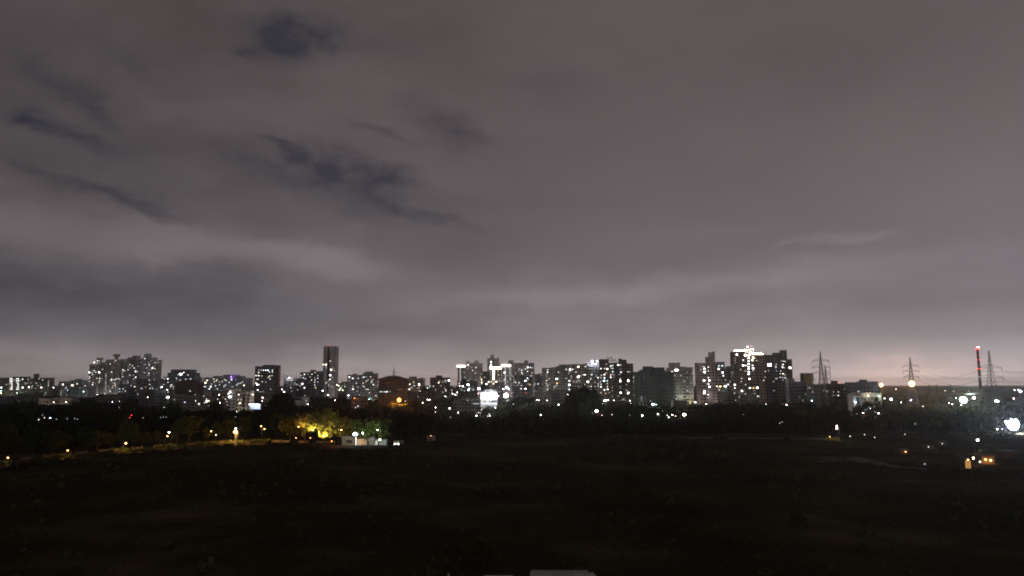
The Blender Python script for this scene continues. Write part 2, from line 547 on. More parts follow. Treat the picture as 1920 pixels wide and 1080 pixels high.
def building(name, label, cat, D, yaw, blocks, m, group=None, pattern='grid', floor=3.2, bay=3.4, extras=(), base=None, clear=None, win=True, trim=None, dimlit=.09):
    """blocks: (px0, px1, row of the top[, setback in m, depth in m]) on the photograph, at depth D"""
    pc = (min(b[0] for b in blocks) + max(b[1] for b in blocks)) / 2
    b0 = at(pc, HOR, D); b0.z = 0
    root = empty(name, b0, R(yaw))
    tag(root, label, cat, group)
    ca, sa = math.cos(R(yaw)), math.sin(R(yaw))

    def loc(px, setb=0.0):
        d = ray(px, HOR); k = d.x / d.y
        # world point (k*Yw, Yw): local y = -sa*(X-bx)+ca*(Y-by) = setb
        Yw = (setb - sa * b0.x + ca * b0.y) / (ca - sa * k)
        Xw = k * Yw
        return ca * (Xw - b0.x) + sa * (Yw - b0.y), Yw

    rec = []
    trim = trim or m
    for bi, blk in enumerate(blocks):
        x0p, x1p, yt = blk[:3]
        setb = blk[3] if len(blk) > 3 else 0.0
        dep = blk[4] if len(blk) > 4 else max(9.0, min(18.0, (x1p - x0p) / F * D * .8))
        x0, ya = loc(x0p, setb); x1, yb = loc(x1p, setb)
        top = zat(yt, (ya + yb) / 2)
        wb = MB(); wb.box(x0, x1, setb, setb + dep, 0, top)
        wall = wb.build('wall', m, root)
        rec.append(dict(x0=x0, x1=x1, y=setb, d=dep, z=top, o=wall))
        # parapet and floor bands
        tb = MB()
        tb.box(x0 - .15, x1 + .15, setb - .15, setb + .25, top - .1, top + .9)
        tb.box(x0 - .15, x0 + .2, setb + .26, setb + dep, top - .1, top + .9)
        tb.box(x1 - .2, x1 + .15, setb + .26, setb + dep, top - .1, top + .9)
        tb.build('parapet', trim, root)
        if not win:
            continue
        wv = MB(); bv = MB()
        nf = int((top - 1.0) / floor)
        nb = max(1, int(round((x1 - x0) / bay)))
        bw = (x1 - x0) / nb
        rs = random.Random(hash((label, bi)) & 0xffff if False else (len(label) * 131 + bi * 17))
        bal = [(rs.random() < (.45 if pattern == 'balcony' else .12 if pattern == 'grid' else 0)) for _ in range(nb)]
        zlow = max(0, int(zat(800, D) / floor))
        for f in range(zlow, nf):
            z = f * floor + 1.0
            bv.box(x0 - .06, x1 + .06, setb - .10, setb, z + 1.95, z + 2.20) if pattern != 'plain' else None
            for c in range(nb):
                cxm = x0 + (c + .5) * bw
                if bal[c]:
                    wv.box(cxm - bw * .40, cxm + bw * .40, setb - .03, setb + .02, z - .6, z + 1.75)  # dark panel put in for the shaded recess behind a balcony
                    bv.box(cxm - bw * .44, cxm + bw * .44, setb - 1.3, setb - .12, z - .95, z - .80)
                    bv.box(cxm - bw * .44, cxm + bw * .44, setb - 1.3, setb - 1.2, z - .78, z + .15)
                elif pattern == 'strip':
                    wv.box(cxm - bw * .47, cxm + bw * .47, setb - .03, setb + .02, z + .1, z + 1.6)
                elif rs.random() < .9:
                    ww = bw * rs.choice((.22, .26, .30))
                    wv.box(cxm - ww, cxm + ww, setb - .03, setb + .02, z + .1, z + 1.5)
            nd = max(1, int(dep / bay))
            for c in range(nd):
                ym = setb + (c + .5) * dep / nd
                for xs in (x0, x1):
                    wv.box(xs - .03, xs + .03, ym - .75, ym + .75, z + .1, z + 1.5)
        if cat in ('tower', 'building') and dimlit:
            dz = [f for f in range(zlow, nf)]
            for f in dz:
                for c in range(nb):
                    if rs.random() < dimlit:
                        cn_ = rs.choice('wwwyycgk'); st_ = rs.choice((.18, .3, .5, .8, 1.2))
                        o = link('lit_window', win_mesh(glow(cn_, st_)), wall)
                        o.location = (x0 + (c + .5) * bw, setb - .06, f * floor + 1.8); o.scale = (bw * rs.uniform(.3, .6), 1, rs.uniform(.8, 1.4))
        if wv.v:
            tag(wv.build('dark_windows', GLASS, wall), kind='stuff')
        if bv.v:
            tag(bv.build('balconies_and_bands', trim, wall), kind='stuff')
    bld = dict(root=root, rec=rec, D=D, yaw=yaw, b0=b0, ca=ca, sa=sa, loc=loc, label=label)
    BLD.append(bld)
    if clear:
        CLEAR.append((min(b[0] for b in blocks), max(b[1] for b in blocks), clear, D))
    # small roof structures: kind, px0, px1, row_top, row_bottom
    for ex in extras:
        kind, a, b_, y0, y1 = ex[:5]
        sb = ex[5] if len(ex) > 5 else 2.0
        mm = ex[6] if len(ex) > 6 else m
        x0, ya = loc(a, sb); x1, _ = loc(b_, sb)
        z1 = zat(y0, ya); z0 = zat(y1, ya) - .8
        e = MB(); w = x1 - x0
        if kind == 'tank':
            e.tube(((x0 + x1) / 2, sb + w / 2, z0), ((x0 + x1) / 2, sb + w / 2, z1), w / 2, w / 2, 14)
            e.tube(((x0 + x1) / 2, sb + w / 2, z1), ((x0 + x1) / 2, sb + w / 2, z1 + w * .12), w / 2, w / 6, 14)
            e.build('water_tank', mm, root)
        elif kind == 'stair':
            e.box(x0, x1, sb, sb + min(w, 6), z0, z1); e.box(x0 - .3, x1 + .3, sb - .3, sb + min(w, 6) + .3, z1, z1 + .35)
            e.build('stair_room', mm, root)
        elif kind == 'flare':   # tank room with a wider cap and a mast
            e.box(x0 + w * .25, x1 - w * .25, sb, sb + w * .5, z0, z1 - (z1 - z0) * .35)
            e.box(x0, x1, sb - w * .2, sb + w * .7, z1 - (z1 - z0) * .35, z1)
            e.tube(((x0 + x1) / 2, sb + w * .25, z1), ((x0 + x1) / 2, sb + w * .25, z1 + 3.5), .18, .05)
            e.build('water_tank', mm, root)
        elif kind == 'mast':
            e.tube(((x0 + x1) / 2, sb, z0), ((x0 + x1) / 2, sb, z1), .16, .05)
            for q in range(3):
                zz = z0 + (z1 - z0) * (.5 + .2 * q); e.tube(((x0 + x1) / 2 - .7, sb, zz), ((x0 + x1) / 2 + .7, sb, zz), .05)
            e.build('aerial', STEEL, root)
        elif kind == 'slot':    # dark strip on the face, painted for the shade between two halves
            e.box(x0, x1, -.12, -.02, z0, z1); e.build('recess', mat('recess_paint', (.05, .05, .055)), root)
        elif kind == 'hip':     # overhanging hip roof
            ov = ex[7] if len(ex) > 7 else 1.5
            dp = rec[0]['d']; xm0 = x0 + w * .33; xm1 = x1 - w * .33
            v = [(x0 - ov, -ov, z0 + .8), (x1 + ov, -ov, z0 + .8), (x1 + ov, dp + ov, z0 + .8), (x0 - ov, dp + ov, z0 + .8),
                 (xm0, dp / 2, z1), (xm1, dp / 2, z1)]
            e.v = v; e.f = [(0, 1, 5, 4), (2, 3, 4, 5), (1, 2, 5), (3, 0, 4), (3, 2, 1, 0)]
            e.build('roof', mm, root)
        elif kind == 'eave':
            ov = ex[7] if len(ex) > 7 else 1.2
            e.box(x0 - ov, x1 + ov, -ov, rec[0]['d'] + ov, z0 + .8, z1); e.build('eave', mm, root)
        elif kind == 'strip':   # LED light strip along an edge: colour letter, strength
            x0, ya = loc(a, 0); x1, _ = loc(b_, 0)
            e.box(x0, x1, -.5, -.12, zat(y1, ya), zat(y0, ya)); e.build('light_strip', glow(ex[7], ex[8]), root)
    return bld


WARN = []
RL = random.Random(5)


def lit(px, py, size='s', cn='w', k=1.0):
    """a lit window on whichever facade stands first along that line of sight"""
    d = ray(px, py)
    best = None
    for B in BLD:
        ox = -B['b0'].x; oy = -B['b0'].y
        lo = (B['ca'] * ox + B['sa'] * oy, -B['sa'] * ox + B['ca'] * oy)
        ld = (B['ca'] * d.x + B['sa'] * d.y, -B['sa'] * d.x + B['ca'] * d.y)
        for r in B['rec']:
            for (ax, val) in (('y', r['y']), ('x0', r['x0']), ('x1', r['x1'])):
                if ax == 'y':
                    t = (val - lo[1]) / ld[1]; x = lo[0] + ld[0] * t; y = val
                    ok = r['x0'] <= x <= r['x1']
                else:
                    if abs(ld[0]) < 1e-6:
                        continue
                    t = (val - lo[0]) / ld[0]; x = val; y = lo[1] + ld[1] * t
                    ok = r['y'] <= y <= r['y'] + r['d']
                z = CAMH + d.z * t
                if ok and t > 0 and 0 < z < r['z'] + .6 and (best is None or t < best[0]):
                    best = (t, B, r, ax, x, y, z)
    if best is None:
        WARN.append((round(px), round(py)))
        return None
    t, B, r, ax, x, y, z = best
    w, h, s = {'s': (1.2, 1.1, 1.7), 'm': (1.6, 1.3, 3.6), 'l': (2.0, 1.5, 8), 'xl': (2.4, 1.8, 18), 'xxl': (4.6, 2.6, 26),
               'd': (1.6, 1.3, .35), 'w': (6.2, .8, 4), 'v': (1.6, 9.0, 6), 't': (1.0, .9, 1.0), 'q': (2.4, .8, 9)}[size]
    if cn == 'w' and size in 'sm':
        cn = RL.choice('wwwwycc')
    s = s * k * RL.choice((.35, .6, .8, 1, 1, 1.3) if size in 'sm' else (1,))
    sc = min(1.35, max(.65, B['D'] / 1050.0))
    if size in 'wv':
        sc = 1
    o = link('lit_window', win_mesh(glow(cn, round(s * 2) / 2 if s > 1.5 else round(s * 5) / 5 + .05)), r['o'])
    z = max(h * sc / 2 + .3, min(z, r['z'] - h * sc / 2))
    if ax == 'y':
        o.location = (x, y - .05, z); o.scale = (w * sc, 1, h * sc)
    else:
        o.location = (x + (.05 if ax == 'x1' else -.05), y, z); o.rotation_euler = (0, 0, math.pi / 2 if ax == 'x1' else -math.pi / 2)
        o.scale = (w * sc, 1, h * sc)
    return o


def paint(name, c, **k):
    return mat('paint_' + name, c, rough=.8, noise=.55, scale=.16, stretch=(1, 1, .22), **k)


CREAM = paint('cream', (.62, .60, .55)); GREY = paint('grey', (.52, .52, .53)); BEIGE = paint('beige', (.50, .45, .38))
PALE = paint('pale', (.68, .68, .69)); BROWN = paint('brown', (.115, .09, .08)); DARK = paint('dark', (.10, .105, .115))
GREENG = paint('green_grey', (.085, .11, .10)); PINK = paint('pink', (.50, .43, .41)); WHITE = paint('white', (.75, .75, .75))
BRICK = paint('brick', (.13, .085, .07)); SLATE = paint('slate', (.26, .27, .30)); OLIVE = paint('olive', (.22, .23, .18))
DKBR = paint('umber', (.21, .18, .16))
HDARK = paint('soot_grey', (.12, .12, .12))  # house grey darkened to stand for shade under the trees
REDP = paint('maroon', (.20, .05, .05))

# ---- far left slab estate
building('apartment_block', 'far low apartment slab with two fully lit stair columns at far left', 'building', 1750, 4,
         [(-20, 22, 709), (22, 48, 707, 2), (48, 70, 710, 4), (70, 94, 709, 1)], OLIVE, extras=[('stair', 62, 70, 701, 711)], clear=729)
building('apartment_block', 'low pale apartment block left of the tall four-tower cluster', 'building', 1150, -6,
         [(110, 132, 716), (131, 166, 714, 3)], GREY, pattern='balcony', clear=736, extras=[('stair', 140, 150, 711, 715)])
building('tower_block', 'left wing of the tall cluster with flared rooftop tank', 'tower', 1280, 8,
         [(165, 182, 684), (181, 196, 680, 3)], CREAM, pattern='balcony', clear=738, extras=[('flare', 178, 188, 671, 682)])
building('tower_block', 'cream tower with pagoda-like tank and mast on its roof', 'tower', 1300, 6,
         [(195, 224, 675), (222, 236, 674, 3)], CREAM, pattern='balcony', clear=740, extras=[('flare', 209, 219, 664, 675)])
building('tower_block', 'grey tower with flat dark tank room between domed and pagoda roofs', 'tower', 1320, 8,
         [(236, 252, 671, 1), (251, 264, 673, 3)], GREY, pattern='balcony', clear=720, extras=[('stair', 245, 258, 667, 673)])
building('tower_block', 'grey tower with rounded tank room at right end of the cluster', 'tower', 1320, -8,
         [(264, 283, 671), (282, 295, 676, 2)], PALE, pattern='balcony', clear=715, extras=[('tank', 264, 276, 664, 672)])
building('apartment_block', 'low dark block with scattered lit windows below the tall cluster', 'building', 1000, 5,
         [(222, 262, 722), (255, 297, 711, 6)], SLATE, pattern='grid', clear=738)
# ---- stepped block, hip roofs, colony
building('apartment_block', 'stepped ziggurat-shaped apartment block with bright top terrace', 'building', 1020, 0,
         [(300, 374, 715), (306, 368, 708, 2), (313, 364, 700, 4), (319, 357, 694, 6)], SLATE, clear=740, extras=[('mast', 325, 327, 690, 694)])
building('bungalow', 'brown hip-roofed building in front of the stepped block', 'building', 820, 0,
         [(329, 369, 722)], BROWN, pattern='plain', dimlit=.01, clear=748, extras=[('hip', 329, 369, 712, 721, 0, BRICK, 5), ('eave', 331, 367, 726, 729, 0, BRICK, 3)])
building('apartment_block', 'wide low block with purple glow on its roof edge', 'building', 1030, 4,
         [(381, 400, 709, 2), (399, 453, 706), (452, 470, 710, 3)], GREY, pattern='balcony', clear=738, extras=[('stair', 418, 446, 703, 707)])
building('tower_block', 'dark striped tower beside the construction hoist', 'tower', 1000, -4,
         [(477, 491, 688, 1), (491, 515, 686)], SLATE, pattern='strip', clear=738, extras=[('stair', 494, 511, 684.5, 687)])
building('apartment_block', 'long low block stepping up to the left of the tallest tower', 'building', 1080, 3,
         [(532, 563, 710, 3), (562, 583, 699, 1), (581, 606, 697)], SLATE, pattern='balcony', clear=734, extras=[('stair', 581, 590, 694, 698)])
building('tower_block', 'tallest slender tower with dark central recess and red roof beacon', 'tower', 1420, -5,
         [(604.5, 628, 650)], PALE, clear=734, extras=[('slot', 613, 617.5, 650, 735), ('stair', 612, 619, 648.5, 651)], trim=PALE)
building('tower_block', 'distant brightly lit yellowish block right of the tallest tower', 'building', 2300, 0,
         [(629, 640, 719), (640, 651, 716, 3)], OLIVE, clear=733)
building('apartment_block', 'pale block with lit corner windows left of the brown hip roof', 'building', 1050, 6,
         [(651, 681, 704), (680, 699, 700, 3), (698, 708, 701, 6)], GREY, pattern='balcony', clear=736,
         extras=[('stair', 661, 668, 701, 705), ('stair', 684, 699, 697, 701, 4)])
building('temple_hall', 'brown hall with wide hip roof behind the orange lamp', 'building', 800, 0,
         [(710, 760, 714), (722, 756, 740, -6)], BROWN, pattern='plain', dimlit=.01, clear=757,
         extras=[('hip', 710, 760, 704.5, 713, 0, BRICK, 6), ('eave', 709, 762, 718, 720, 0, BRICK, 1), ('eave', 709, 761, 728, 730, 0, BRICK, .6),
                 ('mast', 720, 722, 700, 713), ('mast', 725, 727, 701, 713)], trim=BRICK)
building('apartment_block', 'beige block with twin bright balconies right of the brown hall', 'building', 960, -3,
         [(764, 793, 711)], BEIGE, pattern='balcony', clear=736, extras=[('stair', 767, 780, 706.5, 712), ('stair', 787, 793, 709, 712)])
building('apartment_block', 'isolated dark maroon block between brown hall and twin lit crowns', 'building', 930, 5,
         [(806, 844, 709)], DKBR, clear=742, extras=[('stair', 817, 829, 704.5, 710)])
# ---- centre cluster
building('tower_block', 'slim grey tower with a bright lit crown band at the left', 'tower', 1700, 0,
         [(858, 872, 688)], GREY, clear=722, extras=[('strip', 856, 872.5, 685, 688, 0, None, 'y', 9), ('strip', 862.3, 863.6, 690, 716, 0, None, 'w', .6)])
building('tower_block', 'grey tower with two square tank rooms behind the lit-crown tower', 'tower', 1720, 3,
         [(872, 905, 681)], PALE, clear=716, extras=[('stair', 872, 880, 677, 682), ('stair', 889, 897, 676, 682)])
building('tower_block', 'tall grey tower with stepped top over the bright T-shaped lights', 'tower', 1720, 0,
         [(913.5, 936, 672)], PALE, clear=700, extras=[('stair', 919, 926, 665.5, 673)])
building('tower_block', 'tower carrying a glowing T-shaped strip of light', 'tower', 1620, 0,
         [(918, 940, 691)], BEIGE, clear=730, extras=[('strip', 918, 940, 688, 691.5, 0, None, 'y', 12), ('strip', 924, 927, 692, 712, 0, None, 'y', 8)])
building('tower_block', 'green-grey low tower between the T-lit tower and twin-tank tower', 'tower', 1500, 2,
         [(902, 918, 697)], GREENG, clear=722)
building('tower_block', 'slim tower with bright crown band right of the T-lit tower', 'tower', 1640, 0,
         [(941, 959, 687)], PALE, clear=726, extras=[('strip', 940.5, 957.5, 683.5, 687, 0, None, 'y', 9), ('strip', 946.8, 948.2, 689, 722, 0, None, 'w', .7)])
building('tower_block', 'wide pale slab tower with two tank rooms right of the crown-lit towers', 'tower', 1750, -3,
         [(959, 982, 681), (981, 1002, 681, 2)], PALE, clear=706, extras=[('stair', 953, 963, 675.5, 690), ('stair', 983, 990, 675.5, 682)])
building('apartment_block', 'dark block with twin roof rooms in front of the lit-crown tower', 'building', 900, 3,
         [(857, 896, 716)], DARK, clear=748, extras=[('stair', 867, 874, 711, 717), ('stair', 881, 886, 713, 717)])
building('apartment_block', 'low dark block between the white glowing building and the crown-lit towers', 'building', 960, 0,
         [(925, 944, 718)], SLATE, clear=736)
building('apartment_block', 'round-topped dark block under the wide pale slab tower', 'building', 1000, 4,
         [(962, 998, 708), (967, 992, 706, 2)], SLATE, pattern='balcony', clear=736, extras=[('stair', 972, 982, 704, 707)])
building('tower_block', 'small distant hazy tower beside the grey-green slab', 'tower', 1900, 0,
         [(1002, 1010, 702), (1009, 1018, 701, 3)], GREY, clear=720)
building('apartment_block', 'plain grey-green slab with a single lit window column', 'building', 960, 3,
         [(1018, 1042, 691), (1042, 1052, 689.5, 3), (1050, 1073, 684.5)], CREAM, clear=736, extras=[('stair', 1043, 1050, 687, 690), ('stair', 1033, 1040, 689, 692)])
# ---- main complex right of centre
building('apartment_block', 'beige balcony block with two blue floodlights on its roof corner', 'building', 850, 2,
         [(1073, 1101, 684), (1100, 1126, 682, 2)], BEIGE, pattern='balcony', clear=748, extras=[('mast', 1080, 1082, 679, 684), ('mast', 1093, 1095, 680, 684)])
building('apartment_block', 'dark balcony block carrying rooftop letters', 'building', 835, -2,
         [(1124, 1150, 682), (1149, 1163, 681.5, 2), (1161, 1177, 681.5, 1), (1176, 1188, 683, 3)], DKBR, pattern='balcony', clear=750,
         extras=[('stair', 1124, 1142, 674, 683), ('stair', 1161, 1167, 673, 682), ('stair', 1167, 1176, 675, 682)])
building('apartment_block', 'unlit dark green block wrapped in netting', 'building', 760, 3,
         [(1189, 1207, 699, 2), (1206, 1226, 694), (1226, 1249, 696, 2), (1248, 1264, 699)], GREENG, clear=752,
         extras=[('stair', 1208, 1225, 687.5, 695), ('stair', 1227, 1247, 689.5, 697), ('stair', 1199, 1207, 695, 700)], bay=4.5, dimlit=0)
building('apartment_block', 'cream block lit green-white from below beside the dark netted block', 'building', 790, -4,
         [(1252, 1268, 691, 1), (1268, 1286, 689), (1285, 1300, 690, 2)], CREAM, pattern='balcony', clear=742, extras=[('stair', 1256, 1276, 680.5, 690)])
building('tower_block', 'pinkish tower with tall tank room and striped balconies', 'tower', 800, -3,
         [(1307, 1329, 682, 1), (1328, 1347, 681)], PINK, clear=748, extras=[('stair', 1326, 1342, 670, 682), ('stair', 1331, 1338, 661, 672), ('tank', 1338.5, 1343, 659, 671)])
building('apartment_block', 'grey balcony wing right of the pinkish tower', 'building', 820, -6,
         [(1346, 1360, 680), (1359, 1368, 690, 2)], GREY, pattern='balcony', clear=740)
building('apartment_block', 'low dark block between the pinkish tower and the bright-roofed tower', 'building', 880, 0,
         [(1366, 1380, 688)], SLATE, clear=735)
building('tower_block', 'tower crowned by rows of brilliant white roof lights', 'tower', 800, 2,
         [(1376.5, 1398, 661), (1398, 1412, 663, 2), (1411, 1437, 664)], DKBR, pattern='grid', clear=748,
         extras=[('stair', 1398, 1412, 654, 664, 3), ('strip', 1408, 1434, 663.4, 664.6, 0, None, 'y', 8),
                 ('mast', 1410, 1412, 646, 656)])
building('tower_block', 'dark tower with lattice roof tank at the right end of the skyline', 'tower', 800, -5,
         [(1440, 1454, 667, 1), (1453, 1478, 673), (1477, 1487, 675, 2)], DARK, pattern='balcony', clear=744,
         extras=[('stair', 1453, 1465, 662, 674), ('stair', 1467, 1478, 657, 674)])
building('apartment_block', 'low grey block right of the dark end tower', 'building', 760, 0,
         [(1479, 1490, 712), (1490, 1512, 717, 3)], SLATE, clear=735)
building('tower_block', 'plain square unlit stub tower left of the first pylon', 'tower', 800, 6, [(1508.5, 1526, 701)], OLIVE, clear=720, win=False)
building('apartment_block', 'dark unlit block behind the first pylon foot', 'building', 720, 0,
         [(1525, 1560, 722), (1556, 1595, 721, 3)], DARK, dimlit=.01, clear=752, extras=[('stair', 1562, 1571, 714.5, 722)])
building('apartment_block', 'dark long block with small roof room behind the pale lettered wall', 'building', 700, 0,
         [(1593, 1618, 718.5), (1617, 1646, 717)], DARK, dimlit=.01, clear=738, extras=[('stair', 1616, 1626, 712.5, 718)])
building('row_house', 'grey house with pale stair tower at far left behind trees', 'house', 860, 0,
         [(0, 34, 746), (32, 66, 740, 3), (66, 74, 737, 1)], HDARK, clear=756)
building('row_house', 'long low pink house lit by two warm wall lamps', 'house', 830, 0, [(76, 100, 748.5), (100, 136, 747, 1)], PINK, clear=757)
building('row_house', 'dark low house with orange roof-edge light under the tall cluster', 'house', 800, 3, [(180, 225, 741)], BROWN, clear=752)
building('row_house', 'grey three-storey house right of the dark gap', 'house', 780, -4, [(262, 280, 737), (279, 312, 733, 4)], HDARK, clear=760)
building('row_house', 'small brown house left of the lit colony', 'house', 730, 0, [(318, 344, 741)], OLIVE, clear=762)
building('row_house', 'dark house with a cluster of four lit windows', 'house', 720, 5, [(345, 368, 742), (366, 398, 746, 2)], BROWN, clear=768)
building('row_house', 'brownish colony house with pink-lit upper floor', 'house', 730, 0, [(398, 424, 734)], BROWN, clear=768)
building('row_house', 'white facade house with two dazzling lit floors', 'house', 740, -8, [(424, 443, 731)], WHITE, clear=768)
building('row_house', 'pale yellow house with tall arched window', 'house', 690, 0, [(443, 470, 735)], CREAM, clear=768, pattern='plain')
building('row_house', 'low dim house right of the pale arched house', 'house', 760, 0, [(470, 504, 739)], HDARK, clear=764)
building('row_house', 'low pale wall of sheds under the black treetops', 'house', 780, 0, [(543, 567, 752), (566, 577, 746, 2)], WHITE, clear=757, win=False)
building('row_house', 'orange-lit house between dark trees left of the orange lamp', 'house', 700, 10, [(660, 690, 745)], BRICK, clear=764)
building('row_house', 'pale low house below the beige block', 'house', 840, 0, [(757, 800, 735)], HDARK, clear=741)
building('row_house', 'dark house with pinkish corner near the white glowing building', 'house', 720, -5, [(850, 866, 752), (865, 898, 747, 3)], HDARK, clear=770)
building('row_house', 'grey house with two bright ground-floor lamps below the slab', 'house', 720, 0, [(1003, 1032, 736)], HDARK, clear=757)
building('row_house', 'long dark house left of the big black tree', 'house', 740, 4, [(1032, 1075, 733)], HDARK, clear=747)
building('row_house', 'low white shed beside the brightest lamp under the cream block', 'house', 660, 0, [(1262, 1287, 752.5)], HDARK, clear=758, win=False)
building('row_house', 'low grey terrace at the foot of the bright-roofed tower', 'house', 740, 0, [(1350, 1374, 736), (1373, 1420, 741, 2)], HDARK, clear=750)

WASH = .32


def wash(label, spots, z=7.0, out=14.0):  # added lamps, mostly hidden by trees, that brighten the facades from below
    B = BLD[[b['label'].startswith(label) for b in BLD].index(True)]
    for (px, cn, st) in spots:
        x, y_ = B['loc'](px)
        MB().tube((x, -out, 0), (x, -out, z - .3), .1, .08).build('flood_lamp_post', POLE, B['root'])
        MB().ball((x, -out, z), .32, 8).build('flood_lamp', glow(cn, st, True), B['root'])
        bulb_light(B['root'], (x, -out, z + .6), cn, st * WASH * math.pi * .32 ** 2)


wash('left wing of the tall', [(175, 'w', 900), (190, 'w', 900)]); wash('cream tower with pagoda', [(205, 'w', 900), (228, 'c', 900)]); wash('grey tower with flat', [(245, 'c', 1500)])
wash('grey tower with rounded', [(272, 'c', 1800), (288, 'w', 900)]); wash('tallest slender', [(610, 'k', 1500), (624, 'w', 1500)], out=25)
wash('slim grey tower with a bright', [(865, 'w', 1500)]); wash('grey tower with two square', [(880, 'k', 1800), (897, 'k', 1800)], out=22)
wash('tower carrying', [(929, 'y', 2200)]); wash('slim tower with bright', [(950, 'k', 2200)]); wash('wide pale slab', [(965, 'k', 2200), (992, 'k', 2200)], out=25)
wash('plain grey-green', [(1030, 'y', 900), (1060, 'w', 900)]); wash('cream block lit green', [(1262, 'g', 1000), (1278, 'g', 1600), (1295, 'e', 700)], out=9)
wash('pinkish tower', [(1318, 'k', 900), (1338, 'k', 900)]); wash('grey balcony wing', [(1355, 'w', 700)]); wash('tower crowned', [(1390, 'k', 250), (1425, 'w', 300)])
wash('beige balcony', [(1085, 'y', 600), (1108, 'w', 600)]); wash('dark balcony', [(1140, 'y', 500), (1180, 'y', 600)]); wash('low pale apartment', [(145, 't', 700)])
wash('stepped zig', [(318, 'w', 400)]); wash('wide low block', [(430, 't', 600)]); wash('dark striped', [(497, 'w', 600)]); wash('pale block with lit', [(670, 'b', 500), (694, 't', 700)])
wash('beige block with twin', [(780, 'y', 800)]); wash('far low apartment', [(10, 'y', 1500), (40, 'g', 1500), (80, 'g', 1500)])
wash('pale yellow house', [(450, 'y', 160), (465, 'y', 120)], z=3, out=5); wash('long low pink', [(90, 'y', 120), (125, 'y', 160)], z=4, out=6); wash('brown hip-roofed', [(360, 'o', 120)], z=8, out=6)

# ---- the floodlit white building with a sign row, and the pale lettered wall on the right
WB = building('shop_building', 'dazzling floodlit white building with a dark sign row', 'shop', 700, 0,
              [(901, 932, 736), (909, 929, 732.5, 3)], WHITE, clear=760, win=False)


def facade_panel(B, name, px0, px1, py0, py1, m, out=.2, thick=.15):
    x0, y_ = B['loc'](px0); x1, _ = B['loc'](px1)
    return MB().box(x0, x1, -out - thick, -out, zat(py1, y_), zat(py0, y_)).build(name, m, B['root'])


def facade_text(B, body, px0, py1, hpx, m, out=.45):
    x0, y_ = B['loc'](px0); z = zat(py1, y_)
    cu = bpy.data.curves.new('sign_letters', 'FONT'); cu.body = body; cu.size = hpx / F * y_ / .69; cu.extrude = .06; cu.offset = .04
    cu.materials.append(m)
    tmp = bpy.data.objects.new('sign_letters', cu); COL.objects.link(tmp)
    bpy.context.view_layer.update()
    me = bpy.data.meshes.new_from_object(tmp.evaluated_get(bpy.context.evaluated_depsgraph_get())); me.name = 'sign_letters'
    bpy.data.objects.remove(tmp)
    o = link('sign_letters', me, B['root'])
    o.location = (x0, -out, z); o.rotation_euler = (math.pi / 2, 0, 0)
    return o


facade_panel(WB, 'lit_panel', 902.5, 931.5, 737, 749, glow('w', 5))  # floodlight on the white front, put in as a glowing panel
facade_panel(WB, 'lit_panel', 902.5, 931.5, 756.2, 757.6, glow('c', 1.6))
facade_panel(WB, 'window', 917, 921, 743, 746, DARK, out=.4)
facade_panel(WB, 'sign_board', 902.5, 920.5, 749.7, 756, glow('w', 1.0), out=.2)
facade_panel(WB, 'sign_board', 922.5, 931, 750.3, 753.6, DARK, out=.3)
facade_text(WB, 'SRI K', 904, 755.3, 5.2, DARK, out=.6)
bulb_light(WB['root'], (0, -12, zat(738, 700)), 'c', 500, 1.0)  # added light with no fixture, in front of the white building
facade_panel(WB, 'canopy', 887, 899, 756.2, 757.6, glow('c', .7), out=2)  # canopy light put in as its own glow
TB = BLD[[b['label'] for b in BLD].index('dark balcony block carrying rooftop letters')]


def roof_letters(body, px0, py1, hpx):
    o = facade_text(TB, body, px0, py1, hpx, DARK, out=-1.0)
    return o


roof_letters('DUA', 1138, 672.4, 3.6); roof_letters('LAKE', 1143, 677.3, 3.9)
xr, yr = TB['loc'](1138); xr2, _ = TB['loc'](1157)
fr = MB()
for q in range(5):
    xx = xr + (xr2 - xr) * q / 4
    fr.tube((xx, 1.3, zat(682, yr)), (xx, 1.3, zat(672 if q < 3 else 676, yr)), .10)
fr.build('sign_frame', STEEL, TB['root'])

LB = building('school_building', 'pale yellow-white wall building with four dark windows near the pylons', 'building', 560, 2,
              [(1598.5, 1613, 741, 0), (1611.5, 1651, 739, 1)], CREAM, clear=754, win=False)
facade_panel(LB, 'roof_edge', 1598, 1612, 739, 741.4, REDP)
facade_panel(LB, 'window', 1603, 1609.5, 745.5, 758, mat('blue_glass', (.03, .09, .13), rough=.2), out=.05)
for x in (1615, 1621, 1628, 1634):
    facade_panel(LB, 'window', x - 2, x + 2, 745.4, 749.2, GLASS, out=-.85)
    facade_panel(LB, 'window_bar', x - 1.3, x + .2, 746.3, 747.4, PALE, out=-.65, thick=.1)
facade_panel(LB, 'doorway', 1638.5, 1646, 745.5, 752.5, GLASS, out=-.85)

# arched window on the pale house
AH = BLD[[b['label'] for b in BLD].index('pale yellow house with tall arched window')]
xa, ya = AH['loc'](458); 
e = MB(); w_ = .9; zt = zat(742, ya); zb = zat(764, ya)
pts = [(xa - w_, -.06, zb), (xa + w_, -.06, zb)] + [(xa + w_ * math.cos(t * math.pi / 8), -.06, zt + w_ * math.sin(t * math.pi / 8)) for t in range(9)]
e.poly(pts); e.build('arched_window', GLASS, AH['root'])

# ------------------------------------------------------------------ lit windows (positions read off enlargements of the photograph)
def wins(ox, oy, sc, txt):
    for it in txt.split():
        p = it.split(',')
        lit(ox + float(p[0]) / sc, oy + float(p[1]) / sc, p[2] if len(p) > 2 and p[2] else 's', p[3] if len(p) > 3 else 'w')


